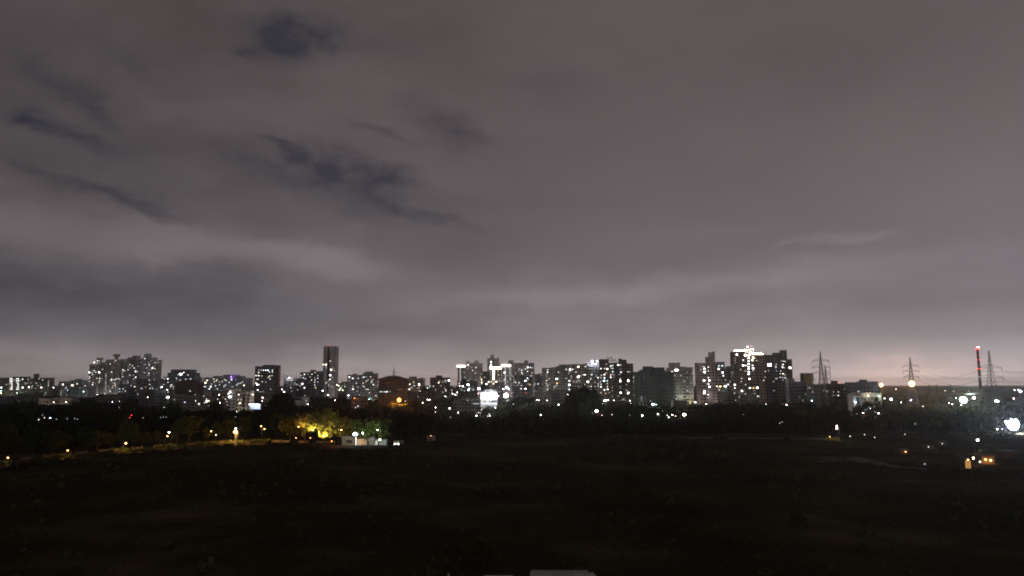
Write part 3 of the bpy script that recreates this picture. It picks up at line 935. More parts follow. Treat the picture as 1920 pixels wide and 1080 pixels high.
wins(0, 640, 6, ' '.join('%d,%d,w' % (x, y) for x in (125, 197) for y in range(420, 545, 17)))
wins(0, 640, 6, '''60,402,m 75,485,s,y 255,425,m,g 315,420,s,g 410,470 480,435,m,g 545,440,s,y 545,460,s,y 545,480,s,y 545,500,s,y 15,520,l,c 255,520,l 325,515,l,k
400,530 465,520,l,k 300,470,s,g 365,500 225,440,s,g 440,420,s,g
745,520 760,548 868,478,m 940,565,m,c 815,495,l,y 900,520 960,500
1005,300,s,k 1035,325 1005,348,l 1040,375 1005,418 1005,442,m 1045,465 1040,487,m 1078,348 1118,348,l 1090,415,s,y 1120,418 1115,462,s,y 1190,370 1190,390 1190,410 1190,430
1190,455 1190,475 1190,500 1190,525 1190,548 1090,535 1300,215,s,y 1255,345 1255,430,m 1280,432,m 1300,432 1265,468 1290,470 1270,495,s,y 1295,495 1265,520,s,k 1295,515,s,k
1375,345 1375,370 1380,400 1390,325 1440,320,m 1460,260 1490,275 1460,380 1525,338,l 1545,345 1525,403,m 1350,432 1435,445 1440,465,m 1635,260 1680,262
1715,300,l,y 1745,308,s,y 1630,350 1675,360,m 1680,435 1735,425 1630,195 1500,385 1745,240 1060,330 1035,350 1380,320 1408,330 1650,300 1510,300
1515,510,m 1385,535 1475,495 1595,530 1525,550,m 1690,530 1720,530 1345,535 1640,515,s,a 1310,420 1240,560 1410,560''')
wins(300, 640, 6, '''235,370,xl 268,355,l 315,378 50,420 88,422,m 185,415 185,440 130,487,m 120,508,m 150,530,m,y 345,422 410,450,s,y 205,375 230,440 290,425 90,460
605,425,m 530,440,m,y 635,445,s,y 510,467,l,y 515,510 570,510,m 555,535,m 500,510 645,535 735,492,m 720,510 805,430,m 850,432,s,p 880,475 945,495,m,y 865,490 670,490 690,555 610,455 480,475
745,440 580,480 625,500 780,460 905,470 700,450
1165,325,m 1190,325,m 1215,325,m 1265,325 1265,345 1230,345 1080,385,m 1110,385,m 1105,427 1090,425 1080,470,m 1095,487,l 1115,487,m 1145,390 1150,455,s 1235,390 1260,385 1240,425 1100,548,m
1505,412,m 1550,415 1585,415,m 1625,372,m 1665,370 1710,370,m 1745,350 1775,385 1740,410 1775,415 1705,435 1745,435 1740,460 1775,458 1740,490 1600,478,l 1625,523,m 1470,520 1550,545 1635,420 1465,490 1750,525 1520,470 1580,500 1690,400''')
wins(300, 640, 6, '''785,570,xl 770,590,l 790,625,xl 770,620,m 885,600,m,y 900,695,m,y 885,705,s,y 400,670,m 440,703,m 525,675,l 550,670,m 550,725,m 520,690 525,650 650,650 710,630,s,a 750,680 760,715 280,685,m,b 90,570,s 80,550,l 20,515,l 
395,600 500,690 545,760,s,y 735,650 880,655,s,y 915,650,s,y 985,580,d,y 340,560 160,655,d,k''')
wins(580, 640, 6, '''155,262,m,y 185,262,l,y 235,222,m,y 245,320,l,y 235,382,l 232,428,m 185,468,s 210,445 178,380 265,460,d 265,300,d 170,420,d 190,300,d 175,340,d 250,500,d 270,520,d 170,510,d
310,490,l,y 330,500,l,g 350,530,l,y 370,500,m,g 340,550,l,y 375,550,l,g 400,510,m,y 320,540,m,y 360,520,m,g 395,480,s,g
450,402,m 490,417,l 490,538,m 612,402,m 640,400 660,435 605,470 615,510 640,540 660,540 705,438,m 720,435 720,490,m 560,520,s,y 515,368 550,415 600,500 690,400 640,450 450,440 530,470 545,515 730,520
1130,482,m,y 1235,485,l 1125,540,m 1175,460,s,y 1245,560,m 1180,500 1220,530,s,g 1150,520,s,y
800,567,m 845,567,m 870,567,m 845,535 905,567,d,y 1005,540,d,y 1035,540,d,y 820,567,s,y
1455,465,m,y 1395,505 1360,505 1465,445 1530,440 1570,440,l 1535,545 1535,560 1420,545 1520,525 1480,500
1685,470 1725,505,l 1785,488,xl 1800,530,m,g 1790,548,l,g 1700,530 1750,520 1690,500,m 1830,540 1745,555
1785,265,m 1875,293,m 1835,330,m 1870,360 1745,350 1750,405 1815,420 1890,400 1790,440 1850,330
510,640,m,o 540,650,s,o 500,690,d,o 545,725''')
wins(840, 640, 6.75, '''545,262,l 545,297,l 540,350,m,y 640,425,m,y 655,470,s,y 635,375,s,y 655,505,s,y 540,380,s
1010,330,l 1045,330,m 980,350,m 1070,335 905,350 930,368,m 935,400,m 945,412 855,400 1005,380,m,y 1055,435 1065,400 1005,455,m 715,395,l 715,485,m 790,480 1000,325 
780,325,t 780,345,t 780,365,t 780,385,t 780,405,t 780,425,t 780,445,t 795,330,t 795,350,t 795,370,t 795,390,t 795,410,t 795,430,t 795,460,t
425,480,m,y 428,500,m,y 428,520,m,y 428,535,m,y 460,455,s,y 410,455,s,y 485,540,l 515,512,l,y 545,512,m,y 610,512,l,y 575,535,m,y
860,520,m 835,490,m 975,498,l 995,500 860,560 835,555 885,555 925,600,m 1040,550,s,y 900,530 930,560 1020,540,s,a
1100,540,m 1140,540,m 1195,540 1260,360 1260,390,m 1250,450 1280,475 1250,495 1255,555 1265,580 1260,610,m 1245,530 1380,475,l 1365,475,m 1380,530,m,a 1375,558 1395,390 1415,395
1495,355,m 1545,357,l 1580,352,m 1530,385 1560,385 1530,410 1560,442,m 1495,470 1535,500,m 1555,500,m 1535,550,l 1560,555 1535,610,m 1195,605 1340,620 1560,470''')
wins(1000, 640, 6.75, '''570,322,l,y 660,322,m 540,390,s,y 655,420,l 640,420 575,450,xl 575,490,m 688,515,xl 655,548,m,y 735,382,m 735,418,l 735,545,m 735,578,l 735,610 575,575 630,430 560,330,s,y 560,450,m
855,345,m,y 935,350,l,y 900,345,s,y 925,280 980,312,m 1005,305,m 1005,340 985,340 1005,385,m 900,420,m 980,425,m,k 1020,420 820,460,m 855,460 900,462,m 980,455,m 1015,455 895,500,l,t 935,500,m,t
820,540,m,t 855,542,m,c 935,535 820,570 855,575,m 780,575 855,650,s,y 900,615,m 940,608,m 935,575 1075,300,l 1105,300 1105,350 1110,390,m 1090,420 1100,505,l 1195,385 1220,385 1197,497,xl 1200,655,xl 1105,650,l
1270,455,m 1270,510,m 1275,580 1275,680 1000,580,s,a 915,660,s,y 785,610 780,515,s,k 850,510,s,k 1000,420,s,k 1100,480,m 860,430,s,y 1000,625,d,y 1100,580,d,y 960,650,d,y''')
wins(1240, 640, 6.75, '''188,365,xl 205,365,l 135,385,m,y 330,460,d,y 380,530,d,y 390,400,d,g 330,580,d,y 390,620,d,y
545,345,l 545,390,xl 540,490,xl 545,635,xl 545,655,xl 595,325,m 595,375,m 595,460,m 608,495,l 595,540,m 610,575,l 595,630,m 595,675,m 595,715,m
730,310,m 770,310,m 725,350,l 775,395,l 785,435,m 735,485,m,k 810,490 705,570,m 745,570,l,e 805,565,xl 845,545,m,k 735,615 870,570 930,550,l 930,590,m 740,370 720,330 800,340,d 
1105,180,q 1105,215,q 1105,250,q 1105,285,q 1105,320,q 1105,350,q 1105,385,q 1105,415,q 1060,175,xl 955,168,l 1160,205,l,y 1155,240,l,y 1140,235,m 1035,235,m 1035,305,l 1068,305,m 1065,375,m 1155,305,m 1160,340,l
1175,340 1160,370 935,210,d,k 935,240,d,k 935,270,d,k 1210,370 1115,475,l 1125,485 1315,380 1315,455 1295,495 1115,590,m 1165,590,m,a 1215,590,xl 1020,628,l 1065,550 1065,665 1015,470 1220,695,m 1240,697 1125,590,m 1180,210,m,y 1085,180,m
1370,297,xxl 1345,312,m 1455,290 1450,330 1460,375 1520,250 1545,250 1565,255 1540,292,m 1535,328,m 1555,335 1510,375 1505,410 1540,410,m 1565,425 1505,455 1535,460 1565,460 1540,490 1630,335,xl 1355,370,d''')
wins(1480, 640, 6.75, '585,685 620,685,m 620,640 550,685 435,625,d,y 380,610,d,r 300,520,s,y 700,600,d 560,640,d')

# ------------------------------------------------------------------ lamps
LAMPS = []
HEAD = {}


def lamp_sizes(size):
    # lens radius, strength, is a light source, number of lenses
    return {'t': (.20, 1.8, False, 1), 's': (.24, 6, False, 1), 'm': (.27, 60, True, 1), 'l': (.38, 160, True, 1),
            'xl': (.48, 300, True, 3), 'xxl': (.75, 500, True, 6), 'xxxl': (.9, 600, True, 9)}[size]


def lamp(px, py, size='m', cn='w', Dmax=690, z=8.0, what=None, D=None, k=1.0, side=None, aim=None, cone=140):
    if D is None:
        D = (CAMH - z) * F / max(1.0, (py - HOR)) / math.cos(PITCH) ** 0
        D = min(D, Dmax)
    p = at(px, py, D)
    r, s, isl, n = lamp_sizes(size)
    root = empty('high_mast_lamp' if n > 2 else 'street_lamp', (p.x, p.y, 0))
    mb = MB(); hz = p.z
    sd = side if side is not None else random.choice((-1, 1))
    if n == 1:
        mb.tube((sd * 1.2, .3, 0), (sd * 1.2, .3, hz + .25), .07, .045, 6)
        mb.build('pole', POLE, root)
        MB().tube((sd * 1.2, .3, hz + .2), (0, 0, hz + .45), .05).build('arm', POLE, root)
        MB().box(-.45, .45, -.2, .2, hz + r * .45, hz + r * .45 + .18).build('lamp_housing', POLE, root)
        MB().ball((0, 0, hz), r, 8, .8).build('lens', glow(cn, round(s * k), isl), root)
        if isl:
            bulb_light(root, (0, -.1, hz - r - .2), cn, s * k * math.pi * r * r, aim=aim, cone=cone)
    else:
        mb.tube((0, .6, 0), (0, .6, hz + .4), .24, .14, 8); mb.build('mast', POLE, root)
        rad = r * (1.0 if n == 3 else 1.6 if n == 6 else 2.1)
        MB().tube((-rad, .35, hz + r * .2), (rad, .35, hz + r * .2), .09).tube((0, .35 - rad * .3, hz + r * .2), (0, .35 + rad, hz + r * .2), .09).build('crossbar', POLE, root)
        pts = {3: [(-.95, 0), (.95, 0), (0, .75)], 6: [(0, 0)] + [(1.45 * math.cos(q * math.pi * .4 + .3), 1.45 * math.sin(q * math.pi * .4 + .3)) for q in range(5)],
               9: [(0, 0)] + [(1.75 * math.cos(q * math.pi / 4), 1.75 * math.sin(q * math.pi / 4)) for q in range(8)]}[n]
        for (a, b_) in pts:
            MB().ball((a * r, 0, hz + b_ * r), r, 8, .9).build('lens', glow(cn, round(s * k), isl), root)
        bulb_light(root, (0, -r - .5, hz), cn, n * s * k * math.pi * r * r, r, aim=aim, cone=cone)
    LAMPS.append(dict(o=root, px=px, py=py, cn=cn, n=n, D=D, what=what, size=size))
    CLEAR.append((px - 3, px + 3, py + 3, D))
    return root


def lamps(ox, oy, sc, txt, **kw):
    for it in txt.split():
        p = it.split(',')
        lamp(ox + float(p[0]) / sc, oy + float(p[1]) / sc, p[2] if len(p) > 2 and p[2] else 's', p[3] if len(p) > 3 else 'w', **kw)


lamps(0, 640, 6, '710,485,l,w 600,520,l', Dmax=980)
lamps(0, 640, 6, '10,555,m,t 1095,598,m 605,683,m,y 745,685,l,y 1265,683,m,c 1225,683,t,b 275,705,xl,g 1660,628,m,y 1845,740,s,g 1820,512,l,c', Dmax=780)
lamps(0, 640, 6, '435,880,s 500,860,s,k 565,862,m,b 635,875,t 480,830,t 755,870,t 840,868,t 870,875,t 1460,860,s,r 1480,830,m,r 1610,860,t 1340,745,t 1370,735,t 1410,750,t 1345,675,s', z=5)
lamps(300, 640, 6, '1370,540,m 1395,567,l 1045,598,m 1155,633,l,k 1150,670,m,y 665,600,l 675,690,l 90,630,xl 1665,708,m 1645,665,s,y 45,740,s 430,705,s 1830,555,l')
lamps(300, 640, 6, '175,725,l,g 630,735,l,g 1180,720,l,g 1250,745,m,g 10,855,t 40,850,t 70,855,t 95,865,t 850,850,t 410,890,t', z=5)
lamps(580, 640, 6, '440,608,l 565,600,s,k 675,578,s 290,662,m 1080,672,s 1350,657,l 1330,657,m 1275,690,m 1340,710,t,k 1420,745,m 1578,752,l 1675,800,m 1530,620,m 1610,590,m 1640,600,m 1225,620,s 1780,665,s 1665,575,m 1420,795,s 1880,835,m 1590,853,t 1885,810,t 1905,800,s 550,730,s 520,745,s')
lamp(580 + 1010 / 6, 640 + 660 / 6, 'xxl', 'o', D=650, k=1.3, what='huge orange lamp glowing in front of the brown hip-roofed hall')
lamps(580, 640, 6, '1300,520,m,t 1330,525,m,t 1350,515,s,t 1620,505,s,c 1640,510,s,c', Dmax=980)
lamps(840, 640, 6.75, '390,600,xl 700,605,l,c 770,605,l,c 975,655,s,r 990,650,s,r 980,600,l 1515,672,m 1400,800,l 1255,745,m 1125,740,m 1155,745,m 1175,930,m 825,795,s 20,848,l 130,900,s 1470,785,t 1555,795,s 60,660,s 90,665,s 115,680,s 50,620,s 640,690,m 240,745,t 310,745,t 755,750,s 430,860,s 600,840,m,g')
lamp(840 + 735 / 6.75, 640 + 685 / 6.75, 'xxl', 'w', D=640, what='brilliant round white lamp right of the glowing white building')
lamp(840 + 742 / 6.75, 640 + 588 / 6.75, 'xl', 'c', D=690)
lamps(840, 640, 6.75, '360,910,t 410,910,s 355,940,s 410,940,t 520,915,s 530,940,m 505,945,s 660,935,s 685,935,t 645,925,t 30,960,t', z=4)
lamps(1000, 640, 6.75, '555,682,l 805,718,m 910,752,xl 948,740,m 1020,745,m 1222,750,m 878,790,s 800,883,xl 750,910,t 820,940,t,r 870,935,s,k 995,928,s,y 1220,935,t 1378,940,l 1515,798,xl,c 1555,800,m,t 1485,755,s 1350,795,t,g 1390,795,t,g 1640,880,m,g 1575,920,m 1710,965,s 1125,740,s,y 1590,940,t')
lamps(1240, 640, 6.75, '195,770,xxl 240,815,m 432,770,l 290,930,xl,y 140,930,m,k 180,945,s,k 95,960,m 1585,805,l,k 1035,925,t 1500,1035,t 930,655,s 75,935,s 990,705,s 940,745,s 1540,790,t 1530,1020,t 755,750,t')
lamps(1480, 640, 6.75, '285,752,l,t 1205,722,m 1290,735,xl,b 1540,742,l,b 1415,772,m 1690,825,s 600,1070,m,k 1350,605,m,k 295,640,s,y 1205,875,t 1595,1040,t 855,915,t', Dmax=690)
lamps(1480, 640, 6.75, '935,905,m 1130,910,m 1025,850,s 1080,890,t 1095,900,t 985,860,t,t 960,870,t,t 960,942,t,r 940,945,t,r 1075,825,t 1010,835,t', Dmax=500)
lamp(1652.5, 722, 'xxl', 'a', D=770, k=1.0, what='amber mast light left of the second pylon')
lamp(1709.5, 719.5, 'xxxl', 'a', D=610, k=.5, what='largest amber mast light at the foot of the second pylon')
lamps(1700, 640, 5.686, '45,625,l,b 525,605,m 718,603,xl 485,670,m,k 955,635,xl 975,640,l 1140,610,l,k 1215,535,xl,c 1190,520,m 1150,520,m 410,525,m,k 580,680,m 175,690,s 965,935,m 450,655,m 1040,520,s,t 500,530,s 660,530,s,y 90,880,t', Dmax=620)
lamp(1806.5, 750, 'xxxl', 'g', D=560, k=.7, what='dazzling greenish white mast light left of the third pylon')
lamp(1626, 736.5, 's', 'y', D=566); lamp(1632, 736.5, 's', 'y', D=566)
lamp(1842.5, 731.5, 'l', 'a', D=900, what='amber lamp at the foot of the striped chimney')
lamp(1833, 825, 'l', 'w', z=5, what='lone white pole lamp above the lit shacks')
lamp(1879, 804.5, 's', 'w', z=3)
# lamps along the road on the left
def road_d(px):
    return ground(px, np.interp(px, [p[0] for p in ROAD_PX], [p[1] for p in ROAD_PX])).y + 3.0


lamp(127, 844.5, 'm', 'a', D=road_d(127), k=8, aim=(0, 1, -.55), cone=165); lamp(236, 831, 'l', 'a', D=road_d(236), k=6, aim=(0, 1, -.55), cone=165)
lamp(314, 817.5, 'm', 'a', D=road_d(314), k=12, aim=(0, 1, -.55), cone=165); lamp(317, 810.5, 'm', 'y', D=road_d(317), k=6, aim=(0, 1, -.55), cone=165); lamp(396, 808.5, 'm', 'a', D=road_d(396), k=10, aim=(0, 1, -.55), cone=165); lamp(405, 815.5, 's', 'y', D=road_d(405))
lamp(441.5, 810, 'xl', 'a', D=road_d(441.5), k=3.2, aim=(0, 1, -.55), cone=165); lamp(442, 803.5, 'm', 'y', D=road_d(442), k=6, aim=(0, 1, -.55), cone=165); lamp(489.5, 799, 'm', 'a', D=road_d(489.5), k=10, aim=(0, 1, -.55), cone=165); lamp(496, 804.3, 'm', 'a', D=road_d(496), k=10, aim=(0, 1, -.55), cone=165)
lamp(555, 821, 's', 'a', z=3.5); lamp(582, 821, 's', 'a', z=3.5); lamp(606, 817, 'l', 'e', z=4, k=27, aim=(0, .6, 1), cone=150); lamp(622, 827, 'm', 'o', z=2.5)
lamp(586, 806, 'l', 'e', z=6.5, k=15, aim=(0, .6, 1), cone=150); lamp(640, 806, 'm', 'a', z=8, k=80, aim=(0, .8, .6), cone=160); lamp(560, 800, 'm', 'a', z=8, k=30, aim=(0, .8, .6), cone=160); lamp(15, 858, 'm', 'a', D=road_d(15), k=3, aim=(0, 1, -.55), cone=165)
# compound lamps
lamp(666, 814.5, 'xl', 'c', z=5.5, k=.2, aim=(.2, .8, -.4), cone=170); lamp(712, 824.5, 'l', 'w', z=3, k=.25, aim=(0, 1, 0), cone=170); lamp(680, 812, 'm', 'g', z=6, k=55, aim=(.2, 1, .5), cone=150); lamp(708, 806, 's', 'g', z=7, k=4)
lamp(1569, 803, 'l', 'k', z=5.5, what='pinkish white lamp above the parked yellow truck')


def roof_lamp(px, py, Dm, size, cn, name='roof_lamp', ml=None, k=1.0):
    B = BLD[[b['label'] for b in BLD].index(ml)]
    x, y_ = B['loc'](px, 1.0); z = zat(py, y_)
    r, s, isl, n = lamp_sizes(size)
    zr = max([q['z'] for q in B['rec'] if q['x0'] - 1 <= x <= q['x1'] + 1] or [z])
    if z > zr:
        MB().tube((x, 1.0, zr - .2), (x, 1.0, z), .09, .07).build('lamp_post', POLE, B['root'])
        yy = 1.0
    else:
        yy = -.6
    MB().ball((x, yy, z), r, 8).build(name, glow(cn, round(s * k), isl), B['root'])
    if isl:
        bulb_light(B['root'], (x, yy - r - .2, z), cn, s * k * math.pi * r * r)


LBL_W = 'tower crowned by rows of brilliant white roof lights'
for (x, y, s, c) in [(1380, 657.5, 'xl', 'w'), (1385, 657.5, 'xl', 'w'), (1390, 657, 'xl', 'w'), (1395, 657.5, 'xl', 'w'), (1400, 657.5, 'l', 'w'), (1404.5, 650.5, 'xl', 'w'),
                     (1411.3, 648.5, 'm', 'r'), (1410.5, 655, 'l', 'w'), (1415, 655, 'l', 'w'), (1410, 661, 'xl', 'y'), (1415, 661.5, 'xl', 'y'), (1420, 662, 'xl', 'w'),
                     (1425, 662.5, 'xl', 'w'), (1430, 662.5, 'xl', 'w'), (1434.5, 663.5, 'l', 'y')]:
    roof_lamp(x, y, 0, s, c, ml=LBL_W)
LBL_B = 'beige balcony block with two blue floodlights on its roof corner'
roof_lamp(1111, 677, 0, 'xxl', 'b', ml=LBL_B); roof_lamp(1119.7, 677.3, 0, 'xl', 'b', ml=LBL_B)
roof_lamp(615.4, 647.3, 0, 'l', 'r', ml='tallest slender tower with dark central recess and red roof beacon')
roof_lamp(173.3, 679.7, 0, 'l', 'w', ml='left wing of the tall cluster with flared rooftop tank')
roof_lamp(180, 676, 0, 'm', 'b', ml='left wing of the tall cluster with flared rooftop tank')
roof_lamp(440, 706, 0, 'm', 'p', ml='wide low block with purple glow on its roof edge', k=2); roof_lamp(434, 706.5, 0, 'm', 'p', ml='wide low block with purple glow on its roof edge', k=2)
roof_lamp(541.7, 708.3, 0, 'xl', 'w', ml='long low block stepping up to the left of the tallest tower')
roof_lamp(1573.5, 717.5, 0, 'm', 'r', ml='dark unlit block behind the first pylon foot')
for x in (1600, 1606):
    pass
# wall lights that wash the pale lettered building
for (x, y, c, s) in [(1600.5, 754, 'c', 'm'), (1645, 743, 'g', 's'), (1625, 742, 'y', 's')]:
    xx, yy = LB['loc'](x); zz = zat(y, yy)
    MB().ball((xx, -1.6, zz), .18, 8).tube((xx, -1.5, zz + .2), (xx, 0, zz + .3), .04).build('wall_lamp', glow(c, 60, True), LB['root'])
    bulb_light(LB['root'], (xx, -2.2, zz), c, 26, .1)

# a lit canopy in the colony
cr_ = empty('market_canopy', at(477, HOR, 660).xy.to_3d())
D_ = 660
x0 = at(467, HOR, D_).x - cr_.location.x; x1 = at(487, HOR, D_).x - cr_.location.x
zt, zb = zat(758, D_), zat(768, D_)
for q in range(4):
    xx = x0 + (x1 - x0) * q / 3
    for yy in (0, 5):
        MB().tube((xx, yy, 0), (xx, yy, zt), .08).build('post', POLE, cr_)
MB().box(x0 - .3, x1 + .3, -.4, 5.4, zt, zt + .3).build('roof', WHITE, cr_)
MB().box(x0, x1, 5.05, 5.2, zb, zt - .1).build('back_wall', WHITE, cr_)
for q in range(5):
    xx = x0 + (x1 - x0) * (q + .5) / 5
    MB().box(xx - .7, xx + .7, 1.0, 1.4, zt - .35, zt - .1).build('tube_light', glow('b', 26, True), cr_)
    bulb_light(cr_, (xx, 1.2, zt - .6), 'b', 25, .1)
tag(cr_, 'blue-white lit open canopy at the foot of the colony houses', 'canopy')
CLEAR.append((466, 490, 768, 660))


# ------------------------------------------------------------------ pylons, chimney, hoist
def pylon(px, D, ytop, label, arms, thick=.26, wbase=10.0):
    p = at(px, HOR, D); H = zat(ytop, D)
    root = empty('pylon', (p.x, p.y, 0), R(random.uniform(-12, 12)))
    tag(root, label, 'pylon', 'lattice power pylons')

    def half(z):
        t = z / H
        return (wbase / 2) * (1 - t / .62) + 1.35 * (t / .62) if t < .62 else 1.35 * (1 - (t - .62) / .38) + .12
    zs = [0, .13, .25, .36, .46, .55, .62, .70, .77, .84, .90, .95, 1.0]
    zs = [z * H for z in zs]
    for (sx, sy) in ((1, 1), (1, -1), (-1, 1), (-1, -1)):
        lg = MB()
        for a, b_ in zip(zs[:-1], zs[1:]):
            lg.tube((sx * half(a), sy * half(a), a), (sx * half(b_), sy * half(b_), b_), thick * (1 - .5 * a / H), thick * (1 - .5 * b_ / H), 5)
        lg.build('leg', STEEL, root)
    br = MB()
    for a, b_ in zip(zs[:-1], zs[1:]):
        ha, hb = half(a), half(b_)
        for (ux, uy, vx, vy) in ((1, 1, -1, 1), (1, -1, -1, -1), (1, 1, 1, -1), (-1, 1, -1, -1)):
            br.tube((ux * ha, uy * ha, a), (vx * hb, vy * hb, b_), thick * .45, None, 4)
            br.tube((vx * ha, vy * ha, a), (ux * hb, uy * hb, b_), thick * .45, None, 4)
            br.tube((ux * hb, uy * hb, b_), (vx * hb, vy * hb, b_), thick * .4, None, 4)
    tag(br.build('bracing', STEEL, root), kind='stuff')
    tips = []
    for (ay, ln) in arms:
        z = zat(ay, D); h = half(z)
        for s in (-1, 1):
            am = MB()
            am.tube((s * h, -h, z), (s * ln, 0, z + .2), thick * .5, None, 4); am.tube((s * h, h, z), (s * ln, 0, z + .2), thick * .5, None, 4)
            am.tube((s * half(z + 2.4), 0, z + 2.4), (s * ln, 0, z + .3), thick * .5, None, 4)
            for q in range(1, 4):
                t = q / 4
                am.tube((s * (h + (ln - h) * t), -h * (1 - t), z), (s * (h + (ln - h) * t), 0, z + 2.4 * (1 - t)), thick * .3, None, 4)
            am.build('cross_arm', STEEL, root)
            MB().tube((s * ln, 0, z + .2), (s * ln, 0, z - 1.8), .16, .16, 6).build('insulator', DARK, root)
            m4 = Matrix.Translation(root.location) @ Matrix.Rotation(root.rotation_euler.z, 4, 'Z')
            tips.append(m4 @ Vector((s * ln, 0, z - 1.8)))
    CLEAR.append((px - 8, px + 8, HOR + 2, D))
    return tips


P1 = pylon(1541, 620, 658, 'tall lattice pylon standing behind the dark blocks, left of the amber lights', [(677, 6.6), (689, 7.2), (700, 6.8)])
P2 = pylon(1549, 1100, 685, 'small distant pylon half hidden behind the leftmost tall pylon', [(696, 6.6), (704, 7), (711, 6.5)], thick=.3)
P3 = pylon(1709.5, 700, 669, 'middle lattice pylon with an amber light at its foot', [(687, 7), (696.5, 7), (707, 6.5)])
P4 = pylon(1859, 480, 657.5, 'nearest lattice pylon beside the striped chimney', [(690, 8.2), (708.5, 8.6), (726, 7.8)], thick=.17, wbase=11)
P5 = pylon(738, 1250, 687, 'thin distant pylon spire behind the brown hall roof', [(698, 3.0), (704, 3.2)], thick=.3, wbase=7)
CLEAR.append((1845, 1875, 804, 480))


def cable(a, b, sag, label):
    mb = MB(); n = 18; pr = None
    for i in range(n + 1):
        t = i / n
        p = a.lerp(b, t); p.z -= sag * 4 * t * (1 - t)
        if pr is not None:
            mb.tube(pr, p, .075, None, 4)
        pr = p
    o = mb.build('power_cable', STEEL)
    tag(o, label, 'cable', 'overhead power cables')


lv = ['top', 'middle', 'bottom']
for i in range(6):
    sd = 'left' if i % 2 == 0 else 'right'
    cable(P4[i], P3[i], 7, '%s cable on the %s side running from nearest pylon to middle pylon' % (lv[i // 2], sd))
    cable(P1[i], P2[i], 12, '%s cable on the %s side between the leftmost tall pylon and the small distant one' % (lv[i // 2], sd))
    e_ = P4[i] + Vector((260, -170, 0))
    cable(P4[i], e_, 7, '%s cable on the %s side leaving the nearest pylon towards the right edge' % (lv[i // 2], sd))

# striped chimney
D_ = 1450
p = at(1838, HOR, D_)
ch = empty('chimney', (p.x, p.y, 0))
H_ = zat(652, D_); nb = 9
for q in range(nb):
    z0, z1 = H_ * q / nb, H_ * (q + 1) / nb
    r0, r1 = 2.7 - .5 * q / nb, 2.7 - .5 * (q + 1) / nb
    MB().tube((0, 0, z0), (0, 0, z1), r0, r1, 20).build('band', mat('chimney_red', (.13, .07, .065)) if q % 2 == 0 else mat('chimney_white', (.20, .185, .18)), ch)
for (py, n, sz) in [(654.5, 8, 1.5), (674.5, 6, .75), (691.5, 6, 1.05)]:
    z = zat(py, D_); rr = 2.7 - .5 * z / H_ + .3
    MB().tube((0, 0, z - 1.2), (0, 0, z - .9), rr + .5, rr + .5, 20).build('gallery', STEEL, ch)
    for q in range(n):
        t = 2 * math.pi * (q + .4) / n
        MB().ball((rr * math.cos(t), rr * math.sin(t), z), sz * .5, 8).build('beacon', glow('r', 700 if sz > 1.2 else 120, True), ch)
    bulb_light(ch, (0, -rr - 4.5, z + (5 if sz > 1.2 else 0)), 'r', 900 if sz > 1.2 else 15, .5)
for q in range(3):
    MB().ball((-1.5 + 1.5 * q, -2.6, H_ + .8), .9, 8).build('beacon', glow('k', 12, True), ch)
tag(ch, 'tall red and white banded chimney with red beacons', 'chimney')

# construction hoist
D_ = 980
p = at(521, HOR, D_)
ho = empty('construction_hoist', (p.x, p.y, 0))
Hh = zat(684.5, D_); rust = mat('red_oxide', (.20, .075, .05), scale=.8)
for (a, b_) in ((-1.6, 0), (1.6, 0), (-1.6, 3), (1.6, 3)):
    MB().tube((a, b_, 0), (a, b_, Hh), .45, .4, 5).build('mast_leg', rust, ho)
lt = MB(); z = 0
while z < Hh - 3:
    lt.tube((-1.6, 0, z), (1.6, 0, z + 3), .2, None, 4); lt.tube((1.6, 0, z), (-1.6, 0, z + 3), .2, None, 4); lt.tube((-1.6, 0, z), (1.6, 0, z), .2, None, 4); z += 3
lt.build('lattice', rust, ho)
MB().tube((1.6, 0, zat(700, D_)), (15, 0, zat(706, D_)), .25).tube((1.6, 0, zat(706, D_)), (15, 0, zat(706, D_)), .2).build('jib', rust, ho)
MB().box(-4.8, -2.3, -.5, 3, 0, zat(690, D_)).build('scaffold_bay', mat('scaffold_net', (.19, .13, .11)), ho)
tag(ho, 'reddish construction hoist tower with a short jib beside the dark striped tower', 'hoist')

# posts of a far line on the horizon at the right
for (x, yt) in [(1741, 722), (1755.5, 720), (1781, 721), (1689, 722), (1663.5, 727)]:
    D_ = 720
    p = at(x, HOR, D_); zt = zat(yt, D_)
    u = empty('utility_pole', (p.x, p.y, 0))
    MB().tube((0, 0, 0), (0, 0, zt), .3, .22, 6).build('pole', DARK, u)
    MB().box(-1.2, 1.2, -.1, .1, zt - 1.0, zt - .8).build('cross_arm', DARK, u)
    for s in (-1, 0, 1):
        MB().tube((s, 0, zt - .8), (s, 0, zt - .5), .08).build('insulator', DARK, u)
    tag(u, {1741: 'dark utility pole right of the largest amber light', 1755.5: 'tallest of the three thin poles between amber light and chimney',
            1781: 'rightmost of the three thin poles between amber light and chimney', 1689: 'thin pole just left of the largest amber light',
            1663.5: 'thin pole under the amber light left of the second pylon'}[x], 'pole', 'utility poles near the horizon')
    CLEAR.append((x - 2, x + 2, 735, 720))

